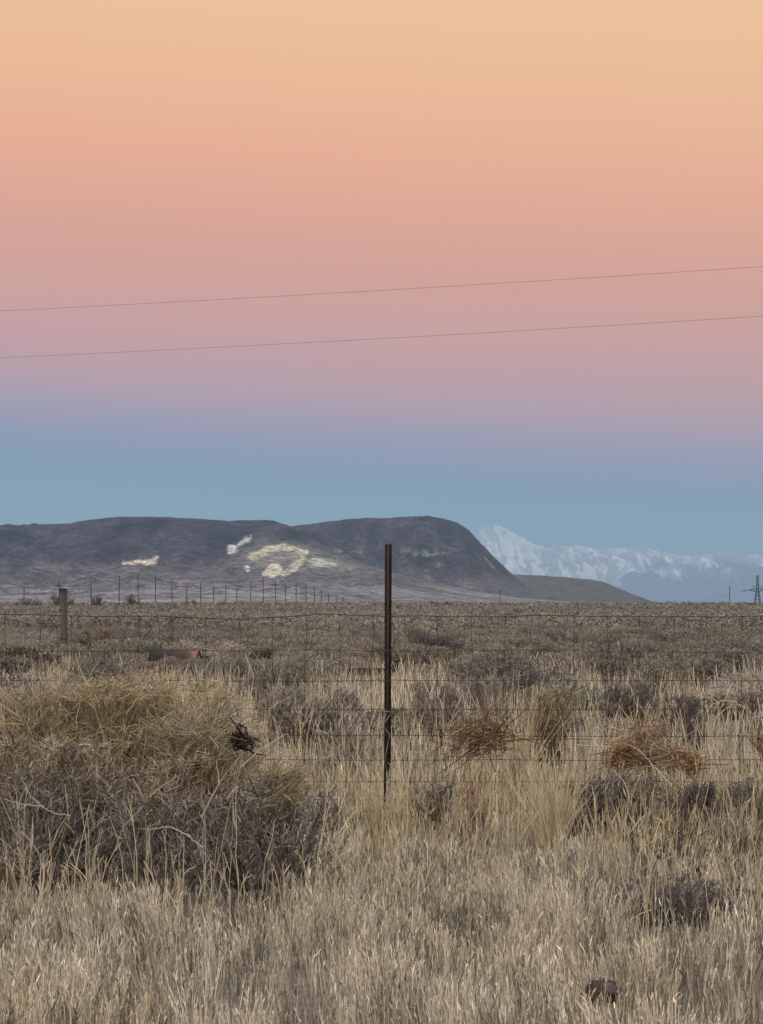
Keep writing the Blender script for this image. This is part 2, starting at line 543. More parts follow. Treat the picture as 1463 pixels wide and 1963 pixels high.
def c_right(PX, PY, X, Y, S, Z):
    n1 = fbm(X / 50, Y / 130, 71, 4)[..., None]
    n2 = fbm(X / 26, Y / 60, 75, 3)[..., None]
    gul = 1 - np.abs(2 * fbm(X / 60 + 0.7 * fbm(X / 80, Y / 160, 461, 3), Y / 380, 463, 4) - 1)  # gullies shaded by colour here too, mixed with rock and scrub tone
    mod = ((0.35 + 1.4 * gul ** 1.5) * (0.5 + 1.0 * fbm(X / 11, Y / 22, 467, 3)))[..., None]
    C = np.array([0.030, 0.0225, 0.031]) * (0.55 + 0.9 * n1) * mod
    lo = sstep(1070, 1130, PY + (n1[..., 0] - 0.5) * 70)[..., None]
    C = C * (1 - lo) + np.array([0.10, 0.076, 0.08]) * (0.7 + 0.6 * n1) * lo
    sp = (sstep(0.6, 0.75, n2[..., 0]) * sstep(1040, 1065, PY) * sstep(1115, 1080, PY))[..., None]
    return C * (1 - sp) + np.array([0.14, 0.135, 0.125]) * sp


def c_foot(PX, PY, X, Y, S, Z):
    n1 = fbm(X / 60, Y / 160, 81, 4)[..., None]
    C = np.array([0.082, 0.058, 0.048]) * (0.6 + 0.8 * n1)
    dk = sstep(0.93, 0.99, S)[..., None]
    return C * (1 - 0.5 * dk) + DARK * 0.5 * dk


LEFT_SKY = [(-700, 1040), (-300, 1016), (-100, 1012), (0, 1010.5), (70, 1008), (135, 1004.5), (150, 999), (190, 994), (240, 990.5),
            (290, 989.5), (340, 993), (400, 996.5), (440, 999.5), (480, 999.5), (512, 998.5), (530, 1003), (552, 1010), (600, 1036), (650, 1064),
            (720, 1089), (800, 1110), (900, 1132), (1000, 1147), (1100, 1154), (1250, 1157)]
terrain('mesa', M_MESA, -700, 1250, 900, 260, LEFT_SKY,
        lambda p: 3300 + 0 * p, lambda p: 5600 - 900 * sstep(540, 760, p), 7200, prof_mesa, zf_mesa(101, 1.0), c_left, 1)
RIGHT_SKY = [(380, 1070), (470, 1024), (552, 1009), (620, 1001), (660, 996), (700, 992.5), (760, 991), (815, 992), (850, 996), (878, 1004),
             (898, 1016), (915, 1034), (930, 1049), (950, 1070), (972, 1092), (1000, 1116), (1030, 1138), (1052, 1150), (1075, 1157.5)]
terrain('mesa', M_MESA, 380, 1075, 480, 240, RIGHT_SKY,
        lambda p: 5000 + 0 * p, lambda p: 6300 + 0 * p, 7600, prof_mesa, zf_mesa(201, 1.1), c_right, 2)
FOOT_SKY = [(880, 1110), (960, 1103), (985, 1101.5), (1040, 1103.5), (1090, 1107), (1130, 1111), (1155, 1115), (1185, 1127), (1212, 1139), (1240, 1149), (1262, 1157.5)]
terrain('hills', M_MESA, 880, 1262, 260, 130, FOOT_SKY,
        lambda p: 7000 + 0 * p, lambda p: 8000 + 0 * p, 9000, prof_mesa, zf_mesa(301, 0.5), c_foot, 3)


def prof_mount(S, PX):
    return 0.25 * S + 0.75 * S ** 2.0


def zf_mount(X, Y, S, Bk, H):
    X = X / 1.5; Y = Y / 1.5
    rid = 1 - np.abs(2 * fbm(X / 700 + 0.25 * fbm(X / 500, Y / 900, 5, 2), Y / 2600, 401, 4) - 1)
    r2 = 1 - np.abs(2 * fbm(X / 230, Y / 700, 405, 4) - 1)
    env = sstep(0.15, 0.6, S) * (1 - 0.9 * sstep(0.75, 1.0, S))
    return ((rid - 0.75) * 640 + (r2 - 0.75) * 260) * env + (fbm(X / 75, Y / 300, 409, 4) - 0.5) * 42 * sstep(0.7, 1, S)


def c_mount(PX, PY, X, Y, S, Z):
    n = fbm(X / 630, Y / 1050, 421, 4); n2 = 0.25 + 0.5 * (1 - np.abs(2 * fbm(X / 150 + 0.6 * fbm(X / 300, Y / 500, 433, 3), Y / 1800, 425, 4) - 1)) * 0.9 + 0.35 * (fbm(X / 60, Y / 260, 427, 4) - 0.5)
    line = np.interp(PX, [850, 950, 1090, 1150, 1230, 1262, 1300, 1345, 1380, 1420, 1463, 1900], [1112, 1118, 1128, 1120, 1106, 1092, 1106, 1102, 1092, 1086, 1100, 1098])
    snow = sstep(12, -12, PY - line + (n - 0.5) * 60 + (n2 - 0.5) * 70)
    gx = np.gradient(Z, axis=1) / 1.5
    face_shade = sstep(-6, 8, gx + (n2 - 0.5) * 34)             # shade on one side of the spurs, painted in as less snow
    snow = snow * (0.22 + 0.78 * (1 - face_shade))
    shadow_patch = blob(PX, PY, [(1255, 1090, 20, 9), (1300, 1086, 40, 10), (1350, 1094, 30, 9)], 0.6)  # dark shadow patches on the range, painted by thinning the snow
    shadow_patch = np.maximum(shadow_patch, blob(PX, PY, [(1375, 1072, 16, 12), (1410, 1076, 26, 12)], 0.7))
    snow = snow * (1 - 0.7 * shadow_patch)
    rock = np.array([0.12, 0.11, 0.19]); white = np.array([0.80, 0.77, 0.80])
    return rock * (1 - snow[..., None]) + white * snow[..., None]


rr = np.random.default_rng(3)
MT_SKY = [(820, 1060), (880, 1040), (905, 1022), (918, 1013), (930, 1008.5), (946, 1006), (968, 1014.5), (985, 1022), (1005, 1034), (1030, 1047), (1050, 1050),
          (1075, 1047.5), (1100, 1045.5), (1125, 1050), (1150, 1053), (1175, 1051), (1200, 1051.5), (1240, 1050), (1262, 1057), (1290, 1063), (1320, 1066),
          (1345, 1064), (1370, 1063), (1392, 1059), (1415, 1063), (1440, 1061), (1463, 1058)] + [(1463 + 25 * k, 1060 + rr.normal() * 3 + 0.3 * k) for k in range(1, 40)]
terrain('mountains', M_MOUNT, 820, 2430, 900, 160, MT_SKY, lambda p: 29000 + 0 * p, lambda p: 41000 + 0 * p, 46000, prof_mount, zf_mount, c_mount, 4)


# ---------------------------------------------------------------- plant generators
def norm(v):
    return v / (np.linalg.norm(v, axis=-1, keepdims=True) + 1e-9)


def curve(p0, d, L, bend, K):
    """K-point polylines from p0 along d for length L, bending by vector bend"""
    t = np.linspace(0, 1, K)[None, :, None]
    return p0[:, None] + d[:, None] * (L[:, None, None] * t) + bend[:, None] * (L[:, None, None] * t * t)


def sub(P, n, rng, lo, hi, spread, lenr, K, bendr, upw=0.15):
    """n children per polyline"""
    Np, Kp, _ = P.shape
    par = np.repeat(np.arange(Np), n)
    t = rng.uniform(lo, hi, len(par)) * (Kp - 1)
    i = np.minimum(t.astype(int), Kp - 2); f = (t - i)[:, None]
    p0 = P[par, i] * (1 - f) + P[par, i + 1] * f
    d = norm(P[par, i + 1] - P[par, i])
    r = rng.normal(size=d.shape)
    d = norm(d + r * spread + np.array([0, 0, upw]))
    L0 = np.linalg.norm(P[:, -1] - P[:, 0], axis=1)[par]
    L = L0 * rng.uniform(lenr[0], lenr[1], len(par))
    return curve(p0, d, L, rng.normal(size=d.shape) * bendr, K)


def taper(Nn, K, w0, w1, rng=None):
    w = np.linspace(w0, w1, K)[None].repeat(Nn, 0)
    if rng is not None: w = w * rng.uniform(0.7, 1.3, (Nn, 1))
    return w


def pick(rng, n, cols, var=0.18):
    cols = np.asarray(cols, float)
    c = cols[rng.integers(0, len(cols), n)]
    return c * rng.uniform(1 - var, 1 + var, (n, 1))


def twig_shrub(seed, radius, height, n1, n2, n3, w, branch_cols, twig_cols, n4=0, dome=0.75, base_r=0.35, wild=0.35):
    """branches mesh builder and twigs mesh builder of a bare dry shrub"""
    rng = np.random.default_rng(seed)
    th = rng.uniform(0, 2 * np.pi, n1)
    e = np.arcsin(rng.uniform(0.12, 1, n1) ** dome)
    tip = np.stack([np.cos(th) * np.cos(e) * radius, np.sin(th) * np.cos(e) * radius, np.sin(e) * height], -1)
    lob = 0.55 + 0.75 * vnoise(th * 1.1 + seed, e * 2.2 + seed * 0.37, seed)
    tip *= (rng.uniform(0.65, 1.05, n1) * lob)[:, None]
    tip[:, 2] = np.maximum(tip[:, 2], 0.06 * height)
    rb = np.sqrt(rng.uniform(0, 1, n1)) * base_r * radius
    ph = th + rng.normal(size=n1) * 0.6
    p0 = np.stack([np.cos(ph) * rb, np.sin(ph) * rb, np.full(n1, -0.02)], -1)
    d = tip - p0
    L = np.linalg.norm(d, axis=1)
    P1 = curve(p0, norm(d), L, rng.normal(size=(n1, 3)) * 0.09, 6)
    P1[:, 1:-1] += rng.normal(size=(n1, 4, 3)) * 0.025 * L[:, None, None]
    def soft(P):
        z = P[..., 2]; a = 0.8 * height; b_ = 0.36 * height
        P[..., 2] = np.where(z > a, a + b_ * np.tanh((z - a) / (b_ * 1.6)), z)
        P[..., 2] = np.maximum(P[..., 2], -0.03)
        return P
    br, tw = MB(), MB()
    br.tubes(P1, taper(n1, 6, w * 1.7, w * 0.7, rng), pick(rng, n1, branch_cols), sides=3)
    P2 = sub(P1, n2, rng, 0.25, 1.0, wild, (0.18, 0.45), 5, 0.08, upw=0.42)
    P2 = soft(P2)
    br.ribbons(P2, taper(len(P2), 5, w * 1.0, w * 0.5, rng), pick(rng, len(P2), branch_cols), rng)
    P3 = sub(P2, n3, rng, 0.2, 1.0, wild * 1.25, (0.22, 0.55), 3, 0.10, upw=0.42)
    P3 = soft(P3)

    def tcol(P):
        hgt = np.clip(P[:, -1, 2] / height, 0, 1)
        k = (rng.uniform(0.15, 0.6, len(P)) < hgt)[:, None]
        return np.where(k, pick(rng, len(P), twig_cols, 0.38), pick(rng, len(P), branch_cols, 0.38))
    tw.ribbons(P3, taper(len(P3), 3, w * 0.75, w * 0.4, rng), tcol(P3), rng)
    if n4:
        P4 = sub(P3, n4, rng, 0.2, 1.0, wild * 1.4, (0.4, 0.9), 3, 0.15, upw=0.25)
        P4 = soft(P4)
        tw.ribbons(P4, taper(len(P4), 3, w * 0.55, w * 0.4, rng), tcol(P4), rng)
    return br, tw


def sage(seed, nleaf, leaf, cols, stem_cols, lobes=7):
    """rounded sagebrush of unit radius, unit height; stems and foliage"""
    rng = np.random.default_rng(seed)
    n = nleaf
    lc = np.stack([rng.normal(size=lobes) * 0.42, rng.normal(size=lobes) * 0.42, rng.uniform(0.35, 0.75, lobes)], -1)
    lr = rng.uniform(0.25, 0.5, lobes)
    k = rng.integers(0, lobes, n)
    d = norm(rng.normal(size=(n, 3)) + np.array([0, 0, 0.35]))
    rad = lr[k] * rng.uniform(0.35, 1.0, n) ** 0.5
    p = lc[k] + d * rad[:, None] * np.array([1, 1, 0.75])
    p[:, 2] = np.clip(p[:, 2], 0.04, None) * 0.95
    dd = norm(d + rng.normal(size=(n, 3)) * 0.5 + np.array([0, 0, 0.6]))
    P = curve(p, dd, leaf * rng.uniform(0.6, 1.5, n), rng.normal(size=(n, 3)) * 0.2, 3)
    fo = MB()
    W = np.array([[0.5, 1.0, 0.35]]).repeat(n, 0) * (leaf * 0.22) * rng.uniform(0.6, 1.4, (n, 1))
    nn = norm(d + rng.normal(size=(n, 3)) * 0.3)
    fo.ribbons(P, W, pick(rng, n, cols, 0.12), rng, side=np.cross(dd, nn))
    st = MB()
    ns = max(14, n // 25)
    kk = rng.integers(0, lobes, ns)
    p0 = np.stack([rng.normal(size=ns) * 0.12, rng.normal(size=ns) * 0.12, np.full(ns, -0.03)], -1)
    tip = lc[kk] + norm(rng.normal(size=(ns, 3))) * lr[kk][:, None] * 0.8
    dv = tip - p0
    st.tubes(curve(p0, norm(dv), np.linalg.norm(dv, axis=1), rng.normal(size=(ns, 3)) * 0.2, 4), taper(ns, 4, 0.014, 0.005, rng), pick(rng, ns, stem_cols), sides=3)
    return st, fo


GREY_BR = [(0.25, 0.215, 0.18), (0.18, 0.15, 0.125), (0.32, 0.28, 0.24), (0.13, 0.11, 0.095)]
OLIVE_TW = [(0.42, 0.335, 0.195), (0.34, 0.265, 0.15), (0.50, 0.405, 0.25), (0.38, 0.31, 0.215)]
GREY_TW = [(0.30, 0.265, 0.225), (0.24, 0.205, 0.175), (0.36, 0.31, 0.255)]
DARK_TW = [(0.115, 0.095, 0.085), (0.16, 0.135, 0.12), (0.085, 0.07, 0.065)]
RED_TW = [(0.20, 0.135, 0.105), (0.15, 0.10, 0.08), (0.26, 0.18, 0.14)]
TUMBLE = [(0.19, 0.115, 0.06), (0.14, 0.085, 0.05), (0.25, 0.16, 0.09)]
RUSTY_TW = [(0.42, 0.25, 0.125), (0.34, 0.19, 0.10), (0.48, 0.33, 0.19)]
SAGE_C = [(0.31, 0.28, 0.235), (0.26, 0.23, 0.195), (0.36, 0.325, 0.27), (0.22, 0.195, 0.165)]
SAGE_G = [(0.25, 0.245, 0.19), (0.30, 0.29, 0.23), (0.21, 0.205, 0.16)]
SAGE_T = [(0.36, 0.31, 0.24), (0.31, 0.265, 0.20), (0.27, 0.23, 0.175)]
SAGE_D = [(0.19, 0.165, 0.15), (0.23, 0.20, 0.18), (0.16, 0.14, 0.13)]
STEM_C = [(0.17, 0.14, 0.115), (0.24, 0.20, 0.165)]
STRAW = np.array([(0.66, 0.56, 0.395), (0.60, 0.50, 0.345), (0.54, 0.46, 0.335), (0.48, 0.405, 0.295), (0.72, 0.625, 0.45)])
STRAW_Y = np.array([(0.56, 0.465, 0.28), (0.50, 0.41, 0.24), (0.60, 0.51, 0.33)])
STRAW_G = np.array([(0.60, 0.53, 0.415), (0.52, 0.45, 0.345), (0.68, 0.60, 0.475)])


def put_shrub(name, builders, px, base_py, Y, label, cat='shrub', group=None, m=None, rz=0, parts=('branches', 'twigs')):
    x, _, _ = at(px, base_py, Y)
    z = float(ground_z(x, Y))
    root = empty(name, (x, Y, z), rz)
    tag(root, label, cat, group)
    for pn, b in zip(parts, builders):
        b.build(pn, m or M_PLANT, root)
    return root


def h_for(px, top_py, Y):
    x, _, z = at(px, top_py, Y)
    return z - float(ground_z(x, Y))


# ---------------------------------------------------------------- big bushes in front of the fence, left
def bush(name, px, top, Y, rad, seed, br, tw, label, n=(46, 9, 9, 3), w=0.0024, cat='bush', wild=0.33, **kw):
    if name == 'rabbitbrush': kw.setdefault('dome', 0.5)
    h = h_for(px, top, Y)
    b = twig_shrub(seed, rad, h, n[0], n[1], n[2], w, br, tw, n[3], wild=wild, **kw)
    return put_shrub(name, b, px, 1600, Y, label, cat)


OLG = OLIVE_TW + [(0.33, 0.285, 0.23), (0.28, 0.24, 0.20)]
GRD = [(0.41, 0.345, 0.27), (0.30, 0.25, 0.195), (0.50, 0.425, 0.33), (0.34, 0.275, 0.19), (0.10, 0.085, 0.075), (0.08, 0.065, 0.06)]  # the darkest twig tones stand in for shade inside the bushes
bush('rabbitbrush', 20, 1285, 11.0, 0.55, 11, GREY_BR, OLG, 'tall olive tan rabbitbrush at the left edge, below the wooden post', n=(70, 11, 10, 4), wild=0.48)
bush('rabbitbrush', 215, 1268, 10.9, 0.52, 12, GREY_BR, OLIVE_TW, 'tallest olive tan rabbitbrush of fine dry twigs, left of the rusty drum', n=(74, 11, 10, 4), wild=0.48)
bush('rabbitbrush', 375, 1345, 10.7, 0.34, 13, GREY_BR, OLG, 'round yellow olive rabbitbrush just left of the dark clump of dead brush', n=(54, 10, 10, 4), wild=0.48)
bush('rabbitbrush', 530, 1455, 10.9, 0.24, 14, GREY_BR, OLIVE_TW, 'low olive brown rabbitbrush at the right end of the thicket', n=(40, 9, 9, 3), wild=0.48)
bush('rabbitbrush', 110, 1375, 10.4, 0.42, 19, GREY_BR, GRD + OLIVE_TW, 'grey and olive rabbitbrush in the middle of the left half of the thicket', n=(48, 9, 9, 3), wild=0.5)
bush('rabbitbrush', 330, 1410, 10.3, 0.38, 20, GREY_BR, GRD + OLIVE_TW, 'grey and olive rabbitbrush in the middle of the right half of the thicket', n=(46, 9, 9, 3), wild=0.5)
GRY = [(0.33, 0.29, 0.25), (0.22, 0.19, 0.165), (0.42, 0.375, 0.32), (0.09, 0.075, 0.068), (0.07, 0.058, 0.052), (0.15, 0.125, 0.11)]  # near-black twig tones paint in the self-shadow of the hollows
bush('dry_bush', 60, 1440, 10.0, 0.46, 15, GRY, GRY, 'tangled grey leafless bush at the left, dark inside, behind tall straw stalks', n=(40, 9, 7, 1), w=0.0022, wild=0.5)
bush('dry_bush', 300, 1500, 9.9, 0.40, 16, GRY, GRY, 'grey leafless bush in the middle of the big thicket, under the olive twigs', n=(38, 9, 7, 1), w=0.0022, wild=0.5)
bush('dry_bush', 505, 1480, 9.8, 0.30, 17, GRY, GRY, 'grey leafless bush at the right of the thicket with a black hollow at its foot', n=(42, 9, 8, 2), wild=0.5)
bush('rabbitbrush', -190, 1330, 10.6, 0.6, 18, GREY_BR, OLIVE_TW, 'olive rabbitbrush cut off by the left edge of the picture', n=(44, 9, 8, 2))

# ---------------------------------------------------------------- shrubs, weeds and tumbleweeds round the fence
def ball_weed(px, cy, Y, rx, rz, seed, n, cols, stem_cols, label, w=0.0024, name='tumbleweed', cat='tumbleweed', Lt=0.55):
    rng = np.random.default_rng(seed)
    x, _, zc = at(px, cy, Y)
    gz_ = float(ground_z(x, Y))
    zc = max(zc, gz_ + rz * 0.8)
    sc3 = np.array([rx, rx * 0.8, rz])

    def arcs(n, r0, r1, L, K):
        p = norm(rng.normal(size=(n, 3))) * rng.uniform(r0, r1, (n, 1)) ** 0.9
        d = norm(np.cross(p, rng.normal(size=(n, 3))) + 0.25 * rng.normal(size=(n, 3)))
        P = curve(p, d, L * rng.uniform(0.5, 1.3, n), -p * 0.45 + rng.normal(size=(n, 3)) * 0.45, K)
        q = norm(P)
        f = 0.5 + 0.95 * vnoise(q[..., 0] * 1.6 + seed, q[..., 2] * 1.6 + q[..., 1] * 1.3 + 9, seed)
        return P * f[..., None] * sc3 * 1.15
    root = empty(name, (x, Y, zc)); tag(root, label, cat)
    br = MB(); P = arcs(n // 6, 0.1, 0.9, Lt * 2.2, 7); br.tubes(P, taper(len(P), 7, w * 1.5, w * 0.7, rng), pick(rng, len(P), stem_cols), sides=3)
    br.build('branches', M_PLANT, root)
    tw = MB(); P = arcs(n, 0.15, 1.0, Lt, 4); tw.ribbons(P, taper(len(P), 4, w, w * 0.5, rng), pick(rng, len(P), cols), rng)
    tw.build('twigs', M_PLANT, root)


ball_weed(930, 1410, 12.15, 0.20, 0.13, 21, 340, TUMBLE + [(0.34, 0.25, 0.16)], TUMBLE, 'dark brown tumbleweed caught on the wire right of the steel post')
OR_TW = [(0.36, 0.23, 0.125), (0.28, 0.165, 0.095), (0.42, 0.31, 0.19), (0.22, 0.14, 0.09), (0.50, 0.40, 0.26)]
ball_weed(1228, 1428, 11.9, 0.135, 0.115, 22, 380, OR_TW, [(0.52, 0.42, 0.28), (0.42, 0.30, 0.18)], 'rust orange tumbleweed piled on the fence above bare dangling stalks')
ball_weed(1290, 1448, 11.8, 0.10, 0.075, 122, 260, OR_TW, [(0.52, 0.42, 0.28), (0.30, 0.2, 0.12)], 'smaller tan orange tumbleweed leaning on the right side of the rust orange one')
ball_weed(1192, 1452, 11.75, 0.09, 0.07, 123, 260, TUMBLE + OR_TW[:2], TUMBLE, 'small dark brown tumbleweed on the left side of the rust orange one')
ball_weed(1475, 1425, 11.9, 0.08, 0.09, 23, 260, RUSTY_TW + RED_TW, RED_TW, 'reddish tumbleweed against the wire at the right edge of the picture')
ball_weed(1325, 1468, 11.75, 0.07, 0.06, 24, 260, RUSTY_TW, TUMBLE, 'small brown tumbleweed lying right of the orange one')
DKM = DARK_TW + GREY_TW[:2]
bush('dead_bush', 1120, 1478, 11.35, 0.17, 126, DKM, DARK_TW, 'low dark dead bush touching the pale bunchgrass on its right', n=(40, 8, 7, 1), wild=0.55)
bush('dead_bush', 1200, 1472, 11.3, 0.20, 127, DKM, DKM, 'low dark dead bush directly below the left side of the orange tumbleweed', n=(40, 8, 7, 1), wild=0.55)
bush('dead_bush', 1330, 1485, 11.2, 0.20, 128, DKM, DARK_TW, 'low dark dead bush right of the dangling pale stalks', n=(40, 8, 7, 1), wild=0.55)
bush('dead_bush', 1430, 1475, 11.3, 0.21, 129, DKM, DKM, 'low dark dead bush under the reddish tumbleweed at the right edge', n=(40, 8, 7, 1), wild=0.55)
bush('dead_bush', 840, 1485, 11.5, 0.11, 130, DKM, DKM, 'small dark twiggy bush beside the foot of the steel post', n=(30, 8, 6, 1), wild=0.55)
bush('weed', 910, 1500, 11.2, 0.09, 25, RED_TW, [(0.42, 0.25, 0.19), (0.36, 0.2, 0.15)], 'small pinkish dry weed right of the foot of the steel post', n=(36, 7, 5, 0), w=0.002, cat='weed')
bush('dead_bush', 1310, 1585, 10.2, 0.34, 29, DARK_TW, DARK_TW, 'flat dark brown shrub in the grass below the orange tumbleweed', n=(40, 9, 6, 0), w=0.0026, dome=1.5)
PUR = [(0.19, 0.155, 0.15), (0.12, 0.098, 0.098), (0.25, 0.21, 0.20)]
for px_k, top_k, r_k, lab_k in ((1225, 1690, 0.20, 'low purplish grey shrub in the foreground grass, left of its wider neighbour'), (1315, 1672, 0.27, 'widest low purplish grey shrub in the foreground grass at the right'), (1405, 1690, 0.22, 'low purplish grey shrub in the foreground grass, close to the right edge')):
    bush('dead_bush', px_k, top_k, 9.3, r_k, 700 + px_k, PUR, PUR, lab_k, n=(44, 8, 7, 2), w=0.0022, dome=1.6, wild=0.6)
bush('dead_bush', 640, 1535, 10.9, 0.14, 32, DARK_TW, GREY_TW, 'small dark bush in the grass left of the foot of the steel post', n=(26, 8, 6, 0))
bush('dead_bush', 1410, 1555, 10.6, 0.22, 33, DARK_TW, GREY_TW, 'grey dark twiggy bush in the open grass near the right edge', n=(30, 8, 6, 0))

# ---------------------------------------------------------------- shrubs between the fence and the plain
MID = [
    (605, 1330, 16.5, 0.24, DARK_TW, GREY_TW, 'dark grey shrub seen through the wire left of the steel post'),
    (825, 1322, 16.5, 0.14, DARK_TW, GREY_TW, 'narrow dark shrub seen through the wire just right of the steel post'),
    (1052, 1302, 15.0, 0.18, [(0.20, 0.15, 0.095), (0.15, 0.11, 0.075)], [(0.34, 0.26, 0.15), (0.22, 0.16, 0.10)], 'brown upright shrub with straw stalks behind the wire above the bunchgrass'),
    (1172, 1305, 18.0, 0.19, DARK_TW, DARK_TW, 'dark round shrub behind the wire above the orange tumbleweed'),
    (1165, 1246, 30.0, 0.22, SAGE_D, DARK_TW, 'darkest tall shrub on the edge of the brush plain, right of the middle'),
    (1345, 1258, 29.0, 0.26, DARK_TW, GREY_TW, 'wide dark grey shrub on the plain near the right edge'),
    (1310, 1325, 17.0, 0.28, GREY_BR, DARK_TW, 'grey brown shrub behind the dry pale branch'),
    (1000, 1250, 28.0, 0.26, GREY_BR, GREY_TW, 'grey shrub beyond the fence midway between the posts and the orange tumbleweed'),
    (180, 1200, 43.0, 0.50, RED_TW, RED_TW, 'red brown bare bush right of the wooden post'),
    (40, 1236, 40.0, 0.55, RED_TW, DARK_TW, 'dark red brown bush left of the wooden post'),
    (90, 1250, 38.0, 0.20, RED_TW, DARK_TW, 'small dark reddish bush at the foot of the wooden post, on its left'),
    (550, 1300, 19.0, 0.30, GREY_BR, GREY_TW, 'pale grey twiggy shrub left of the dark shrub behind the wire'),
    (930, 1290, 19.0, 0.30, GREY_BR, GREY_TW, 'pale grey twiggy shrub behind the wire right of the steel post'),
    (660, 1385, 14.0, 0.22, GREY_BR, GREY_TW, 'pale spreading dry shrub beside the steel post on its left'),
]
for k, (px, top, Y, rad, br, tw, lab) in enumerate(MID):
    if br is DARK_TW or br is SAGE_D:
        st_, fo_ = sage(160 + k, 5000, 0.07, DARK_TW + GREY_TW + GREY_TW + [(0.40, 0.35, 0.28)], STEM_C, lobes=9)
        hh_ = h_for(px, top, Y); x_, _, _ = at(px, top, Y)
        root = empty('dry_shrub', (x_, Y, float(ground_z(x_, Y)))); tag(root, lab, 'shrub')
        for o_ in (st_.build('stems', M_PLANT, root), fo_.build('foliage', M_PLANT, root)):
            o_.scale = (rad * 1.2, rad * 1.2, hh_ * 1.0)
        continue
    bush('dry_shrub', px, top, Y, rad, 60 + k, br, tw, lab, n=(34, 8, 8, 2), w=0.0022 * (Y / 11) ** 0.7, cat='shrub', wild=0.42)


def sage_at(px, top, Y, seed, cols, label, ratio=1.15, n=6500):
    x, _, _ = at(px, top, Y)
    h = h_for(px, top, Y)
    st, fo = sage(seed, n, 0.05, cols, STEM_C)
    root = empty('sagebrush', (x, Y, float(ground_z(x, Y))), seed)
    tag(root, label, 'sagebrush')
    a = st.build('stems', M_PLANT, root); b = fo.build('foliage', M_PLANT, root)
    for o in (a, b): o.scale = (h * ratio, h * ratio, h * 1.05)
    return root


sage_at(160, 1260, 36, 201, SAGE_C, 'round grey sagebrush at the foot of the wooden post, on its right')
sage_at(352, 1259, 33, 202, SAGE_C, 'grey sagebrush in front of the right end of the rusty drum')
sage_at(300, 1262, 33, 206, SAGE_T, 'tan sagebrush in front of the dark left end of the rusty drum')
sage_at(430, 1262, 31, 203, SAGE_G, 'grey green sagebrush right of the rusty drum')
sage_at(690, 1262, 34, 204, SAGE_C, 'grey sagebrush behind the old plank trough')

rng = np.random.default_rng(640)
for k in range(70):
    Y = math.sqrt(rng.uniform(14.0 ** 2, 30.0 ** 2)); px = rng.uniform(430, 1520)
    if Y < 34 and abs(px - 716) < 70 and Y > 20: continue
    if k < 5:
        st, fo = sage(650 + k, 2600, 0.09, [GREY_TW, SAGE_T, SAGE_C, GREY_TW, SAGE_T][k] + [(0.13, 0.11, 0.10)], STEM_C, lobes=6)
        mb = MB(); mb.V = st.V + fo.V; mb.C = st.C + fo.C; mb.Q = list(st.Q) + [q + st.n for q in fo.Q]; mb.n = st.n + fo.n
        me = mb.mesh('low_scrub'); me.materials.append(M_SHRUB)
        if k == 0: scrub_meshes = []
        scrub_meshes.append(me)
    o = bpy.data.objects.new('low_scrub', scrub_meshes[k % len(scrub_meshes)]); COL.objects.link(o)
    x = (px - CX) / F * Y
    r_ = rng.uniform(0.14, 0.34)
    o.location = (x, Y, float(ground_z(x, Y)) - 0.01); o.scale = (r_, r_, rng.uniform(0.12, 0.26)); o.rotation_euler = (0, 0, rng.uniform(0, 6.28))
    tag(o, 'low pale scrub scattered in the dry grass just beyond the wire fence', 'scrub', 'low scrub in the grass beyond the fence')

# ---------------------------------------------------------------- fence
FY = 12.0
fence = empty('wire_fence', (0, FY, float(ground_z(0, FY))))
tag(fence, 'rusty woven wire fence with square mesh stretched across the grass', 'fence')
fz = fence.location.z


def fpt(px, py):
    x, _, z = at(px, py, FY)
    return (x, 0.0, z - fz)


LW = [1179, 1247, 1305, 1360, 1411, 1457, 1498, 1534, 1566]
FPX = np.arange(-1100, 2600, 16.0)
wr = np.random.default_rng(5)


def wire_y(k, px):
    y = np.full(px.shape, float(LW[k]))
    y += (fbm(px / 150, px * 0 + k * 7.7, 500 + k, 3) - 0.5) * (7 if k < 2 else 5)
    if k == 0:
        y += np.interp(px, [0, 300, 450, 520, 635, 742, 900, 1463], [0, 2, 7, 6, -1, 0, 1, 4])
    if k == 1:
        y += np.interp(px, [742, 1000, 1463], [0, 1, 4])
    return y


wires_y = [wire_y(k, FPX) for k in range(len(LW))]
for k in range(len(LW)):
    pts = [fpt(a, b) for a, b in zip(FPX, wires_y[k])]
    mb = MB()
    V, Q, T = polytube(pts, 0.0024 if k == 0 else 0.0016, 5)
    mb.add(V, Q, T)
    mb.build('line_wire', M_WIRE, fence, True)
for j in range(-17, 41):
    px = 9 + 64.15 * j + wr.normal() * 1.5
    mb = MB()
    ys_ = [np.interp(px, FPX, wires_y[k]) for k in range(len(LW))]
    pts = []
    for k, yk in enumerate(ys_):
        q = np.array(fpt(px + wr.normal() * 1.2 - k * 0.8, yk)); q[1] += 0.003
        pts.append(q)
        c = q.copy(); c[1] -= 0.003
        V, Q, T = polytube([c + np.array([-0.007, 0, 0.002]), c, c + np.array([0.007, 0, -0.002])], 0.0032, 5)
        mb.add(V, Q, T)
    fine = []
    for a, b in zip(pts[:-1], pts[1:]):
        fine += [a, (a + b) / 2 + np.array([wr.normal() * 0.003, 0, 0])]
    fine.append(pts[-1])
    V, Q, T = polytube(fine, 0.0014, 5)
    mb.add(V, Q, T)
    mb.build('stay_wire', M_WIRE, fence, True)

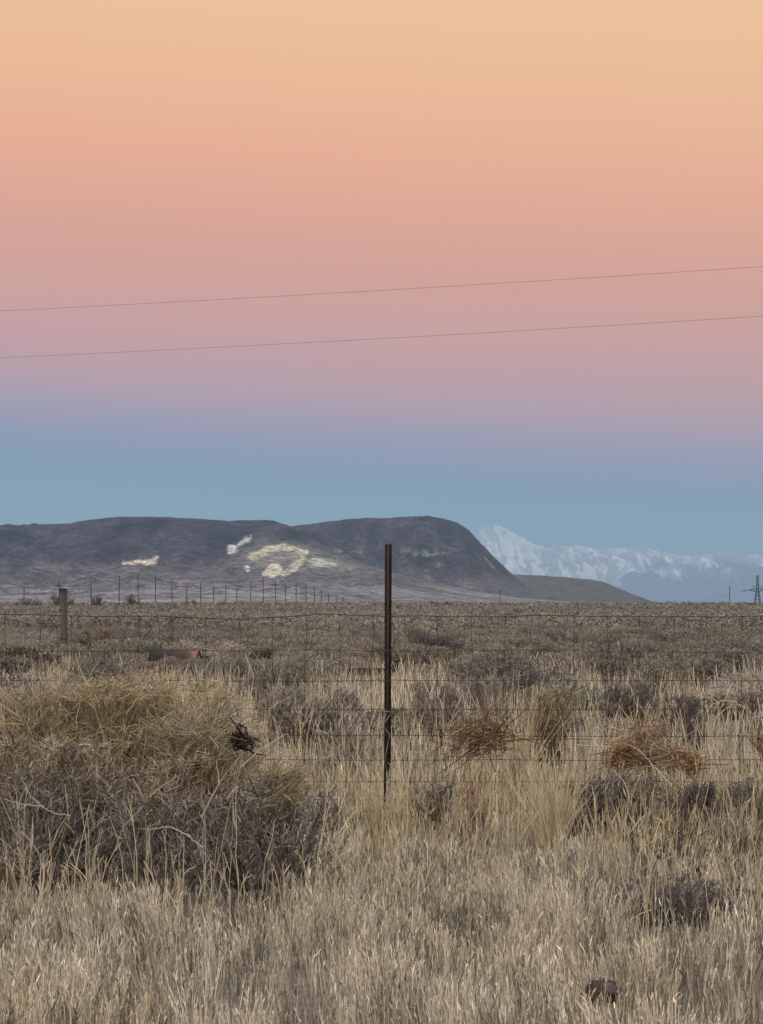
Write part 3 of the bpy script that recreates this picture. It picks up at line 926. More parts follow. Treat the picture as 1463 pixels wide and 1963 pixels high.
# steel T-post
px_, top_ = 742.5, 1043
bx, _, _ = at(px_, 1500, FY)
gz = float(ground_z(bx, FY))
_, _, tz = at(px_, top_, FY)
post = empty('fence_post', (bx, FY + 0.012, gz))
tag(post, 'thin dark rusty steel post standing upright in the middle of the wire fence', 'fence post')
ph = tz - gz
mb = MB()
mb.box((-0.017, 0.012, -0.35), (0.017, 0.018, ph))
mb.box((-0.0035, -0.013, -0.35), (0.0035, 0.0118, ph - 0.002))
shaft = mb.build('shaft', M_POST, post)
shaft.rotation_euler = (0, 0.004, 0)
mb = MB()
mb.box((-0.0045, -0.0165, -0.3), (0.0045, -0.0132, ph - 0.004))
ridge = mb.build('ridge', M_STUD, post); ridge.rotation_euler = (0, 0.004, 0)
zt = at(0, 1363, FY)[2] - gz
pts = [(-0.035, -0.02, zt + 0.004), (-0.02, -0.024, zt + 0.002), (0.0, -0.026, zt - 0.002), (0.02, -0.022, zt - 0.006), (0.014, -0.026, zt - 0.02), (-0.004, -0.027, zt - 0.045),
       (-0.016, -0.024, zt - 0.07), (-0.004, -0.026, zt - 0.095), (0.012, -0.024, zt - 0.115), (0.004, -0.026, zt - 0.16), (-0.008, -0.026, zt - 0.22), (-0.002, -0.026, zt - 0.30), (0.002, -0.026, zt - 0.38)]
mb = MB(); V, Q, T = polytube(pts, 0.0022, 6); mb.add(V, Q, T)
mb.build('tie_wire', M_TIE, post, True)
for yy in (1248, 1307):
    z_ = at(0, yy, FY)[2] - gz
    mb = MB(); V, Q, T = polytube([(-0.03, -0.014, z_), (-0.018, -0.024, z_ + 0.004), (0.0, -0.026, z_ + 0.003), (0.018, -0.024, z_), (0.024, -0.012, z_ - 0.002)], 0.002, 6); mb.add(V, Q, T)
    mb.build('clip', M_WIRE, post, True)

# old wooden post farther back
WY = 44.0
wx, _, wz = at(121, 1128, WY)
wg = float(ground_z(wx, WY))
wp = empty('fence_post', (wx, WY, wg))
tag(wp, 'weathered grey round wooden post standing in the brush at the left', 'fence post')
Hh = wz - wg
mb = MB()
rng = np.random.default_rng(8)
zz = np.linspace(-0.3, Hh, 14)
V, Q, T = polytube(np.stack([0.012 * np.sin(zz * 2.2), 0.01 * np.cos(zz * 3), zz], -1), 0.064 + 0.004 * np.sin(zz * 5), 12)
V += rng.normal(size=V.shape) * 0.0025
mb.add(V, Q, T)
mb.build('shaft', M_OLDWOOD, wp)
mb = MB()
for z_ in (0.95, 0.45):
    a = np.linspace(0, 2 * np.pi, 17)
    V, Q, T = polytube(np.stack([0.074 * np.cos(a), 0.074 * np.sin(a), z_ + 0.01 * np.sin(a * 2)], -1), 0.006, 5)
    mb.add(V, Q, T)
mb.build('wire_loop', M_WIRE, wp, True)

# ---------------------------------------------------------------- rusty drum, plank trough, dark lumps
m, t, b = mat('rusted_drum_steel')
tcn = N(t, 'ShaderNodeTexCoord')
n1 = N(t, 'ShaderNodeTexNoise', i_Scale=5.0, i_Detail=7.0, i_Roughness=0.7)
t.links.new(tcn.outputs['Object'], n1.inputs['Vector'])
sx = N(t, 'ShaderNodeSeparateXYZ'); t.links.new(tcn.outputs['Object'], sx.inputs[0])
ad = N(t, 'ShaderNodeMath', operation='MULTIPLY_ADD', i_1=0.62); t.links.new(sx.outputs['X'], ad.inputs[0]); t.links.new(n1.outputs['Fac'], ad.inputs[2])
rp = ramp(t, [(0.30, (0.018, 0.011, 0.010, 1)), (0.54, (0.040, 0.020, 0.016, 1)), (0.62, (0.085, 0.038, 0.025, 1)), (0.74, (0.18, 0.078, 0.040, 1)), (0.9, (0.22, 0.135, 0.085, 1))])
t.links.new(ad.outputs[0], rp.inputs[0]); t.links.new(rp.outputs[0], b.inputs['Base Color'])
b.inputs['Roughness'].default_value = 0.85
M_RUST = m
DY = 37.0
dx, _, _ = at(334, 1250, DY)
dz = float(ground_z(dx, DY))
drum = empty('rusty_drum', (dx, DY, dz), math.radians(-4))
tag(drum, 'rust red and scorched metal drum lying on its side in the brush', 'drum')
R0 = 0.5 * (at(0, 1241, DY)[2] - dz)
prof = [(-0.40, R0 * 0.96), (-0.395, R0), (-0.37, R0), (-0.36, R0 * 0.97), (-0.15, R0 * 0.955), (-0.135, R0 * 1.0), (-0.12, R0 * 0.955), (0.12, R0 * 0.95), (0.135, R0 * 1.0), (0.15, R0 * 0.955), (0.36, R0 * 0.97), (0.37, R0), (0.395, R0), (0.40, R0 * 0.96)]
ns_ = 28
V = []
for x, r in prof:
    a = np.arange(ns_) / ns_ * 2 * np.pi
    dent = 1 - 0.10 * np.exp(-((a - 2.0) / 0.45) ** 2) * math.exp(-((x + 0.05) / 0.2) ** 2)
    V.append(np.stack([np.full(ns_, x), r * np.cos(a) * dent, R0 + r * np.sin(a) * dent], -1))
V = np.concatenate(V)
ii = np.arange(len(prof) * ns_).reshape(len(prof), ns_)
Q = np.stack([ii[:-1], np.roll(ii[:-1], -1, 1), np.roll(ii[1:], -1, 1), ii[1:]], -1).reshape(-1, 4)
mb = MB(); mb.add(V, Q)
mb.build('body', M_RUST, drum, True)
for sgn in (-1, 1):
    a = np.arange(ns_) / ns_ * 2 * np.pi
    V = np.stack([np.full(ns_, 0.385 * sgn), R0 * 0.975 * np.cos(a), R0 + R0 * 0.975 * np.sin(a)], -1)
    V = np.concatenate([V, [[0.385 * sgn, 0, R0]]])
    mb = MB(); mb.add(V, None, [(k, (k + 1) % ns_, ns_) for k in range(ns_)])
    mb.build('end_plate', M_RUST, drum)
drum.rotation_euler = (0, math.radians(3), math.radians(-9))
drum.scale = (0.92, 0.92, 0.95)
# lid leaning beside it
lx, _, _ = at(383, 1260, DY - 0.3)
lid = empty('drum_lid', (lx, DY - 0.3, float(ground_z(lx, DY))))
tag(lid, 'dark steel drum lid leaning in the brush right of the rusty drum', 'drum lid')
mb = MB()
for dy, r0 in ((0, 0.15), (0.012, 0.15)):
    a = np.arange(24) / 24 * 2 * np.pi
    V = np.stack([r0 * np.cos(a), np.full(24, dy), 0.15 + r0 * np.sin(a)], -1)
    V = np.concatenate([V, [[0, dy, 0.15]]])
    mb.add(V, None, [(k, (k + 1) % 24, 24) for k in range(24)])
mb.build('plate', M_DARKWOOD, lid)
a = np.linspace(0, 2 * np.pi, 25)
mb = MB(); V, Q, T = polytube(np.stack([0.155 * np.cos(a), 0.006 + 0 * a, 0.15 + 0.155 * np.sin(a)], -1), 0.012, 6, False); mb.add(V, Q, T)
mb.build('rim', M_DARKWOOD, lid, True)
for c in lid.children: c.rotation_euler = (math.radians(-25), math.radians(30), 0)

# plank trough: grey front plank, dark hollow behind it
TY = 31.0
tx, _, _ = at(716, 1300, TY)
tg = float(ground_z(tx, TY))
tr = empty('plank_trough', (tx, TY, tg), math.radians(3))
tag(tr, 'old plank trough with a dark hollow, lying in the grass behind the steel post', 'trough')
zt_ = at(0, 1285, TY)[2] - tg; zf_ = at(0, 1294, TY)[2] - tg - 0.005; zb_ = max(0.0, at(0, 1309, TY)[2] - tg)
half = 60 / F * TY
mb = MB(); mb.box((-half, -0.02, zb_ - 0.06), (half, 0.02, zf_)); mb.build('front_plank', M_OLDWOOD, tr)
mb = MB(); mb.box((-half * 0.85, 0.30, zb_ - 0.1), (half * 0.9, 0.335, zt_ + 0.02)); mb.build('back_plank', M_DARKWOOD, tr)
mb = MB(); mb.box((-half * 0.85, 0.021, zb_ - 0.08), (half * 0.9, 0.299, zb_ - 0.03)); mb.build('floor_board', M_DARKWOOD, tr)
mb = MB(); mb.box((-half * 0.88, 0.021, zb_ - 0.05), (-half * 0.85, 0.299, zf_ + 0.02)); mb.build('end_board', M_DARKWOOD, tr)
mb = MB(); mb.box((half * 0.9, 0.021, zb_ - 0.05), (half * 0.94, 0.299, zf_ + 0.02)); mb.build('end_board', M_DARKWOOD, tr)


def lump(name, px, base_py, Y, sx_, sy_, sz_, seed, label, cat, sink=0.25, m=None):
    x, _, _ = at(px, base_py, Y)
    nu, nv = 36, 20
    u = np.linspace(0, 2 * np.pi, nu, endpoint=False); v = np.linspace(-np.pi / 2, np.pi / 2, nv)
    U, W = np.meshgrid(u, v)
    D = np.stack([np.cos(W) * np.cos(U), np.cos(W) * np.sin(U), np.sin(W)], -1)
    r = 0.75 + 0.5 * fbm(D[..., 0] * 2.3 + D[..., 2] * 1.7 + seed, D[..., 1] * 2.3 + D[..., 2] * 2.1, seed, 4)
    r += 0.12 * (fbm(D[..., 0] * 9 + seed, D[..., 1] * 9 + D[..., 2] * 7, seed + 2, 3) - 0.5)
    V = (D * r[..., None] * np.array([sx_, sy_, sz_])).reshape(-1, 3)
    ii = np.arange(nu * nv).reshape(nv, nu)
    Q = np.stack([ii[:-1], np.roll(ii[:-1], -1, 1), np.roll(ii[1:], -1, 1), ii[1:]], -1).reshape(-1, 4)
    mb = MB(); mb.add(V, Q)
    o = mb.build(name, m or M_CLOD, None, False)
    o.location = (x, Y, float(ground_z(x, Y)) + sz_ * (1 - 2 * sink))
    tag(o, label, cat)
    return o


lump('clod', 1155, 1925, 7.98, 0.058, 0.05, 0.040, 5, 'dark crumbly clod in the foreground grass at the lower right', 'clod', 0.1)
lump('clod', 1229, 1378, 13.6, 0.022, 0.02, 0.30, 9, 'small dark knob just above the orange tumbleweed', 'knob', 0.0)
# dark chunk of dead brush caught at the edge of the thicket
ball_weed(465, 1420, 10.35, 0.06, 0.05, 41, 300, [(0.075, 0.052, 0.042), (0.045, 0.03, 0.025), (0.15, 0.115, 0.09)], [(0.045, 0.03, 0.025)], 'small dark brown clump of dead brush at the edge of the thicket', w=0.0032, name='brush_clump', cat='dead brush', Lt=0.3)


def branch(name, pts2, Y, r, col, label, seed):
    """a bare fallen branch: main limb through photo points with side twigs"""
    rng = np.random.default_rng(seed)
    mb = MB()
    ox, oy, oz = at(*pts2[0][0], Y)
    for path in pts2:
        P = np.array([at(px, py, Y) for px, py in path]) - np.array([ox, oy, oz])
        P[:, 1] += np.cumsum(rng.normal(size=len(P)) * 0.02)
        tt = np.linspace(0, len(P) - 1, len(P) * 4)
        P = np.stack([np.interp(tt, np.arange(len(P)), P[:, k]) for k in range(3)], -1)
        P += rng.normal(size=P.shape) * 0.0015
        V, Q, T = polytube(P, np.linspace(r, r * 0.45, len(P)), 6)
        mb.add(V, Q, T, np.array(col))
    o = mb.build(name, M_PLANT, None, True)
    o.location = (ox, oy, oz)
    tag(o, label, 'branch')
    return o


branch('dry_branch', [[(1413, 1420), (1412, 1380), (1412, 1345), (1405, 1332)], [(1412, 1345), (1385, 1344), (1365, 1352), (1358, 1366)], [(1412, 1347), (1395, 1358), (1380, 1370), (1362, 1382)],
                      [(1376, 1348), (1368, 1340), (1345, 1335), (1330, 1333)], [(1412, 1350), (1432, 1358), (1445, 1370)], [(1376, 1348), (1378, 1372)]], 12.3, 0.0035, (0.55, 0.48, 0.37), 'pale bare branch with curved twigs standing in the grass near the right edge', 1)
branch('dry_branch', [[(1250, 1465), (1256, 1490), (1270, 1515), (1278, 1540), (1280, 1560)], [(1255, 1470), (1272, 1490), (1290, 1512), (1300, 1525)], [(1243, 1470), (1240, 1500), (1238, 1530)], [(1262, 1478), (1285, 1488), (1296, 1500), (1294, 1560)],
                      [(1270, 1515), (1262, 1532), (1258, 1548)], [(1250, 1466), (1228, 1440), (1200, 1425)]], 11.6, 0.003, (0.58, 0.50, 0.38), 'pale forked stalks hanging below the orange tumbleweed', 2)
branch('dry_branch', [[(1205, 1415), (1180, 1398), (1160, 1388), (1146, 1378)], [(1180, 1398), (1166, 1380)]], 12.5, 0.003, (0.55, 0.47, 0.36), 'thin pale stick leaning left of the orange tumbleweed', 3)
branch('dry_branch', [[(390, 1685 - 60), (360, 1600), (325, 1605 - 20), (285, 1592), (265, 1588)], [(360, 1600), (378, 1618), (410, 1660)]], 9.5, 0.0028, (0.50, 0.45, 0.38), 'long pale stick lying across the dark bush at the left', 4)
branch('dry_branch', [[(135, 1563), (108, 1558), (85, 1545), (62, 1525), (40, 1490)], [(85, 1545), (40, 1542), (5, 1530)]], 9.4, 0.0026, (0.48, 0.43, 0.36), 'pale forked twig over the dark bush at the left edge', 5)
branch('dry_branch', [[(385, 1568), (420, 1500), (450, 1462), (470, 1440)], [(420, 1500), (415, 1450)]], 9.6, 0.0024, (0.48, 0.43, 0.36), 'long thin twig rising through the grey thicket below the dark clump', 6)
branch('dry_branch', [[(290, 1320), (284, 1308), (290, 1292), (300, 1280)], [(284, 1308), (262, 1340), (240, 1370)]], 10.2, 0.0026, (0.55, 0.47, 0.34), 'pale bare twig sticking out of the top of the tallest rabbitbrush', 7)
branch('dry_branch', [[(560, 1490), (590, 1470), (620, 1452), (650, 1440)], [(590, 1470), (560, 1462), (545, 1450)]], 11.3, 0.003, (0.50, 0.44, 0.36), 'pale crooked stick in the grass left of the steel post', 8)

# ---------------------------------------------------------------- bunchgrass tufts
def tuft(px, top, Y, seed, n, r, label, cols=((0.58, 0.49, 0.33), (0.50, 0.42, 0.27))):
    rng = np.random.default_rng(seed)
    x, _, _ = at(px, 1540, Y)
    a = rng.uniform(0, 2 * np.pi, n); rb = rng.uniform(0, r, n)
    p0 = np.stack([rb * np.cos(a), rb * np.sin(a), np.zeros(n)], -1)
    hh = h_for(px, top, Y)
    d = norm(np.stack([np.cos(a) * 0.22, np.sin(a) * 0.22, np.ones(n)], -1) + rng.normal(size=(n, 3)) * 0.08)
    P = curve(p0, d, hh * rng.uniform(0.45, 1.05, n), rng.normal(size=(n, 3)) * 0.12, 5)
    mb = MB(); mb.ribbons(P, taper(n, 5, 0.002, 0.0008, rng), pick(rng, n, cols, 0.35), rng)
    o = mb.build('bunchgrass', M_PLANT); o.location = (x, Y, float(ground_z(x, Y)))
    tag(o, label, 'bunchgrass')


tuft(1062, 1470, 10.9, 77, 420, 0.045, 'pale upright tuft of bunchgrass left of the low dark dead bushes')
tuft(738, 1482, 11.3, 78, 220, 0.06, 'straw tuft hiding the foot of the steel post')
tuft(990, 1290, 14.2, 79, 160, 0.08, 'tall thin straw tuft just left of the brown upright shrub behind the wire')


# ---------------------------------------------------------------- dry grass
def spots_in_view(n, y0, y1, rng, margin=1.35, power=1.0):
    y = np.sqrt(rng.uniform(y0 ** 2, y1 ** 2, n)) if power == 1.0 else y0 + (y1 - y0) * rng.uniform(0, 1, n) ** power
    x = rng.uniform(-1, 1, n) * (CX / F * y * margin + 0.3)
    return x, y


THIN = [  # (px, py, rx, ry) places where the grass is thin
    (120, 1815, 40, 26), (1155, 1918, 32, 16), (690, 1935, 30, 26), (1300, 1725, 150, 34), (1420, 1725, 70, 34), (510, 1690, 60, 60),
    (100, 1640, 110, 50), (250, 1640, 150, 45), (420, 1640, 120, 50), (1340, 1580, 120, 14), (1180, 1520, 80, 30), (1340, 1525, 80, 25), (640, 1545, 50, 18), (830, 1510, 60, 18), (730, 1690, 40, 40)]


THIN += [(-60, 1700, 300, 42), (150, 1705, 240, 42), (330, 1700, 220, 40), (500, 1705, 110, 42)]


def thin_mask(x, y):
    z = ground_z(x, y)
    px = CX + x / y * F; py = HY - (z + 0.04 - EYE) / y * F
    k = np.zeros(len(x))
    for a, b, c, d in THIN:
        k = np.maximum(k, 1 - ((px - a) / c) ** 2 - ((py - b) / d) ** 2)
    return np.clip(k * 3, 0, 1)


def grass(name, n, y0, y1, h, w, seed, pal_mix, K=4, lean=0.28, seedheads=0, clump=0.6, vmin=0.15, thin=True):
    rng = np.random.default_rng(seed)
    x, y = spots_in_view(n, y0, y1, rng)
    dens = fbm(x / 0.35, y / 0.55, seed + 1, 3)
    keep = rng.uniform(0, 1, n) < np.clip(vmin + clump * 2.2 * (dens - 0.28), 0.03, 1)
    if thin: keep &= rng.uniform(0, 1, n) > 0.92 * thin_mask(x, y)
    x, y, dens = x[keep], y[keep], dens[keep]
    n = len(x)
    z = ground_z(x, y)
    zone = fbm(x / 0.8, y / 1.2, seed + 9, 3)
    hs = h * rng.uniform(0.35, 1.25, n) * (0.3 + 1.4 * fbm(x / 0.22, y / 0.35, seed + 4, 3))
    la = vnoise(x / 0.25, y / 0.25, seed + 6) * 4 * np.pi
    ld = np.stack([np.cos(la), np.sin(la), np.zeros(n)], -1)
    d = norm(np.array([0, 0, 1.0]) + ld * rng.uniform(0, lean, n)[:, None] + rng.normal(size=(n, 3)) * np.array([0.09, 0.09, 0]))
    P = curve(np.stack([x, y, z - 0.01], -1), d, hs, (ld * 0.07 + rng.normal(size=(n, 3)) * 0.06), K)
    A = np.array(pal_mix[0]); B = np.array(pal_mix[1])
    sel = (zone + rng.normal(size=n) * 0.12 > 0.52)[:, None]
    c = np.where(sel, A[rng.integers(0, len(A), n)], B[rng.integers(0, len(B), n)]) * (0.22 + 1.0 * np.clip(1.9 * fbm(x / 0.055, y / 0.11, seed + 13, 2) - 0.40 + 0.5 * (fbm(x / 0.45, y / 0.5, seed + 15, 3) - 0.5) + rng.normal(size=n) * 0.30, 0, 1))[:, None]
    W = np.linspace(1, 0.45, K)[None].repeat(n, 0) * w * rng.uniform(0.6, 1.4, (n, 1))
    mb = MB()
    fac = np.stack([np.cos(rng.uniform(-1.0, 1.0, n)), np.sin(rng.uniform(-1.0, 1.0, n)), np.zeros(n)], -1)
    mb.ribbons(P, W, c, rng, side=fac)
    if seedheads:
        P2 = sub(P, seedheads, rng, 0.40, 1.0, 0.16, (0.09, 0.22), 3, 0.14, upw=0.0)
        L = len(P2)
        cc = np.repeat(c, seedheads, 0) * rng.uniform(0.85, 1.3, (L, 1))
        Wh = np.array([[0.5, 1.0, 0.3]]).repeat(L, 0) * w * 1.35 * rng.uniform(0.5, 1.5, (L, 1))
        mb.ribbons(P2, Wh, cc, rng)
    o = mb.build(name, M_PLANT)
    tag(o, kind='stuff')
    return o


g = grass('cheatgrass', 105000, 7.3, 10.6, 0.132, 0.0013, 300, (STRAW, STRAW_G), K=4, seedheads=3, vmin=0.2, lean=0.18, clump=0.75)
tag(g, 'dense pale cheatgrass with drooping seed heads filling the foreground', 'grass')
g = grass('dry_grass', 60000, 9.6, 14.5, 0.20, 0.0016, 310, (STRAW_Y, STRAW), K=4, seedheads=1, vmin=0.15)
tag(g, 'straw coloured dry grass standing along the wire fence', 'grass')
g = grass('dry_grass', 46000, 13.0, 32, 0.28, 0.0034, 320, (STRAW, STRAW_G), K=3, vmin=0.05, thin=False)
tag(g, 'yellowish dry grass between the fence and the brush plain', 'grass')
g = grass('dry_grass', 70000, 26, 75, 0.24, 0.006, 330, (STRAW_G, STRAW), K=3, vmin=0.03, thin=False)
tag(g, 'thin greyish dry grass among the first sagebrush of the plain', 'grass')


def stalks(name, n, y0, y1, hlo, hhi, w, seed, cols, px_lo=-100, px_hi=1560, label='', dense=None):
    rng = np.random.default_rng(seed)
    y = rng.uniform(y0, y1, n)
    px = rng.uniform(px_lo, px_hi, n)
    if dense is not None:
        k = rng.uniform(0, 1, n) < dense(px)
        px, y = px[k], y[k]; n = len(px)
    x = (px - CX) / F * y
    z = ground_z(x, y)
    K = 7
    h = rng.uniform(hlo, hhi, n) * rng.uniform(0.5, 1, n)
    d = norm(np.array([0, 0, 1.]) + rng.normal(size=(n, 3)) * np.array([0.13, 0.13, 0]) + np.array([0.04, 0, 0]))
    P = curve(np.stack([x, y, z], -1), d, h, rng.normal(size=(n, 3)) * 0.10, K)
    P[:, 1:] += np.cumsum(rng.normal(size=(n, K - 1, 3)) * np.array([0.0045, 0.0045, 0]), 1)
    mb = MB()
    c = pick(rng, n, cols, 0.15)
    mb.tubes(P, taper(n, K, w, w * 0.6, rng), c, sides=3)
    P2 = sub(P, 3, rng, 0.35, 0.95, 0.3, (0.12, 0.3), 3, 0.2)
    mb.ribbons(P2, taper(len(P2), 3, w * 0.8, w * 0.5, rng), np.repeat(c, 3, 0), rng)
    o = mb.build(name, M_PLANT)
    tag(o, label, 'grass stalks', kind='stuff')
    return o


PALE_ST = [(0.58, 0.50, 0.35), (0.52, 0.44, 0.29), (0.48, 0.41, 0.31)]
stalks('dry_stalks', 125, 8.75, 9.6, 0.20, 0.62, 0.0021, 400, PALE_ST, -60, 640, 'tall pale dry stalks standing before the dark bush at the left')
stalks('dry_stalks', 150, 10.3, 11.2, 0.6, 0.92, 0.0015, 403, OLIVE_TW + PALE_ST, -60, 470, 'wispy straw stems rising through the olive thicket at the left')
stalks('dry_stalks', 320, 8.6, 11.6, 0.25, 0.55, 0.0021, 401, PALE_ST, 560, 1540, 'pale dry stalks rising from the grass in front of the fence')
stalks('dry_stalks', 420, 12.2, 17.5, 0.25, 0.60, 0.0027, 402, PALE_ST, 480, 1560, 'pale dry stalks standing behind the wire fence')

# ---------------------------------------------------------------- sagebrush plain
rng = np.random.default_rng(900)
protos = []
for k in range(12):
    cols = [SAGE_C, SAGE_T, SAGE_C, SAGE_G, SAGE_T, SAGE_C, SAGE_D, SAGE_C, SAGE_T, SAGE_C, SAGE_G, SAGE_T][k]
    st, fo = sage(910 + k, 5200, 0.052, cols, STEM_C, lobes=6 + k % 4)
    mb = MB(); mb.V = st.V + fo.V; mb.C = st.C + fo.C; mb.T = []
    mb.Q = list(st.Q) + [q + st.n for q in fo.Q]; mb.n = st.n + fo.n
    me = mb.mesh('sagebrush'); me.materials.append(M_SHRUB)
    protos.append(me)


def scatter(dens, y0, y1, margin, rng):
    area = CX / F * (y1 ** 2 - y0 ** 2) * margin
    n = int(area * dens)
    x, y = spots_in_view(n, y0, y1, rng, margin)
    return x, y


sx1, sy1 = scatter(0.16, 23, 38, 1.25, rng)
sx2, sy2 = scatter(0.42, 38, 120, 1.25, rng)
X = np.concatenate([sx1, sx2]); Yv = np.concatenate([sy1, sy2])
inframe = np.abs(X / Yv * F) < 860
# keep the view of the drum, trough and wooden post clear
pxs_ = CX + X / Yv * F
clear = ((np.abs(pxs_ - 340) < 75) & (Yv < 39)) | ((np.abs(pxs_ - 716) < 80) & (Yv < 33)) | ((np.abs(pxs_ - 121) < 40) & (Yv < 44))
order = np.argsort(np.where(inframe & ~clear, Yv, 1e9))
near = order[:300]
rest = np.setdiff1d(np.arange(len(X)), near)
rest = rest[~clear[rest]]
KINDL = {0: 'low rounded grey sagebrush on the plain beyond the fence'}
GRP = {'c': ('low rounded grey sagebrush on the plain beyond the fence', 'grey sagebrush on the plain'),
       't': ('low rounded tan sagebrush on the plain beyond the fence', 'tan sagebrush on the plain'),
       'g': ('low rounded grey green sagebrush on the plain beyond the fence', 'grey green sagebrush on the plain'),
       'd': ('low dark charcoal sagebrush on the plain beyond the fence', 'dark sagebrush on the plain')}
KK = 'ctcgtcdctcgt'
for i in near:
    k = int(rng.integers(0, 12))
    o = bpy.data.objects.new('sagebrush', protos[k]); COL.objects.link(o)
    r_ = rng.uniform(0.42, 0.85); h_ = rng.uniform(0.32, 0.55)
    o.location = (X[i], Yv[i], float(ground_z(X[i], Yv[i])) - 0.02)
    o.scale = (r_, r_, h_); o.rotation_euler = (0, 0, rng.uniform(0, 6.28))
    lab, grp = GRP[KK[k]]
    tag(o, lab, 'sagebrush', grp)


def brush_mass(mb, x, y, nleaf, leaf, rng, rlo, rhi, hlo, hhi):
    n = len(x)
    z = ground_z(x, y)
    r = rng.uniform(rlo, rhi, n); h = rng.uniform(hlo, hhi, n)
    pal = np.array([SAGE_C[0], SAGE_C[1], SAGE_C[2], SAGE_C[0], SAGE_T[1], SAGE_T[2], SAGE_G[1], SAGE_C[1], SAGE_C[2]])
    base = pal[rng.integers(0, len(pal), n)] * rng.uniform(0.8, 1.2, (n, 1))
    base = base * (0.62 + 0.76 * fbm(x / 14 + 3, y / 40, 951, 3))[:, None]
    a = rng.uniform(0, 2 * np.pi, (n, nleaf)); e = np.arcsin(rng.uniform(-0.1, 1, (n, nleaf)))
    lob = 1 + 0.25 * np.sin(a * 3 + rng.uniform(0, 6, (n, 1))) + 0.15 * np.sin(a * 5 + e * 4 + rng.uniform(0, 6, (n, 1)))
    rad = rng.uniform(0.55, 1.0, (n, nleaf)) * lob
    p = np.stack([x[:, None] + r[:, None] * rad * np.cos(a) * np.cos(e), y[:, None] + r[:, None] * rad * np.sin(a) * np.cos(e), z[:, None] + 0.06 + h[:, None] * rad * np.sin(e)], -1).reshape(-1, 3)
    nor = np.stack([np.cos(a) * np.cos(e), np.sin(a) * np.cos(e), np.sin(e) + 0.5], -1).reshape(-1, 3)
    nn = norm(nor + rng.normal(size=nor.shape) * 0.75)
    d = norm(np.cross(nn, rng.normal(size=nor.shape)) + 0.25 * nn)
    sd = np.cross(d, nn)
    L = np.repeat(r, nleaf) * leaf * rng.uniform(0.6, 1.4, n * nleaf)
    P = curve(p, d, L, rng.normal(size=d.shape) * 0.2, 2)
    c = np.repeat(base, nleaf, 0) * rng.uniform(0.88, 1.12, (n * nleaf, 1)) * 0.72
    W = np.repeat(L[:, None], 2, 1) * np.array([[0.42, 0.3]])
    mb.ribbons(P, W, c, rng, side=sd)


mb = MB()
brush_mass(mb, X[rest], Yv[rest], 900, 0.085, rng, 0.42, 0.95, 0.28, 0.52)
x, y = scatter(0.27, 118, 300, 1.12, rng)
brush_mass(mb, x, y, 520, 0.075, rng, 0.5, 1.3, 0.28, 0.5)
x, y = scatter(0.10, 300, 900, 1.1, rng)
brush_mass(mb, x, y, 150, 0.14, rng, 0.8, 2.0, 0.3, 0.5)
x, y = scatter(0.012, 900, 3300, 1.05, rng)
brush_mass(mb, x, y, 40, 0.36, rng, 1.4, 3.6, 0.3, 0.5)
o = mb.build('distant_brush', M_PLANT)
tag(o, 'far sagebrush covering the plain as one grey brown mass up to the mesa', 'brush', kind='stuff')

# ---------------------------------------------------------------- utility poles
ORD = ['first', 'second', 'third', 'fourth', 'fifth', 'sixth', 'seventh', 'eighth', 'ninth', 'tenth', 'eleventh', 'twelfth', 'thirteenth', 'fourteenth', 'fifteenth',
       'sixteenth', 'seventeenth', 'eighteenth', 'nineteenth', 'twentieth', 'twenty-first', 'twenty-second', 'twenty-third', 'twenty-fourth', 'twenty-fifth', 'twenty-sixth']
POLES = [(46, 1125, 22, 0.40), (114, 1116, 10, 0.2), (175, 1107, 22, 0.18), (228, 1104, 24, 0.16), (265, 1100, 26, 0.16), (298, 1102, 20, 0.2), (330, 1109, 20, 0.2), (358, 1119, 16, 0.2), (385, 1118, 20, 0.22),
         (410, 1123, 18, 0.22), (433, 1120, 16, 0.22), (454, 1124, 16, 0.2), (481, 1116, 16, 0.2), (505, 1106, 20, 0.2), (528, 1113, 14, 0.22), (548, 1121, 16, 0.2), (568, 1116, 14, 0.2), (587, 1119, 14, 0.2),
         (603, 1122, 12, 0.2), (616, 1131, 12, 0.2), (630, 1136, 10, 0.2), (645, 1142, 8, 0.2), (658, 1145, 7, 0.2), (959, 1130, 6, 0.2)]
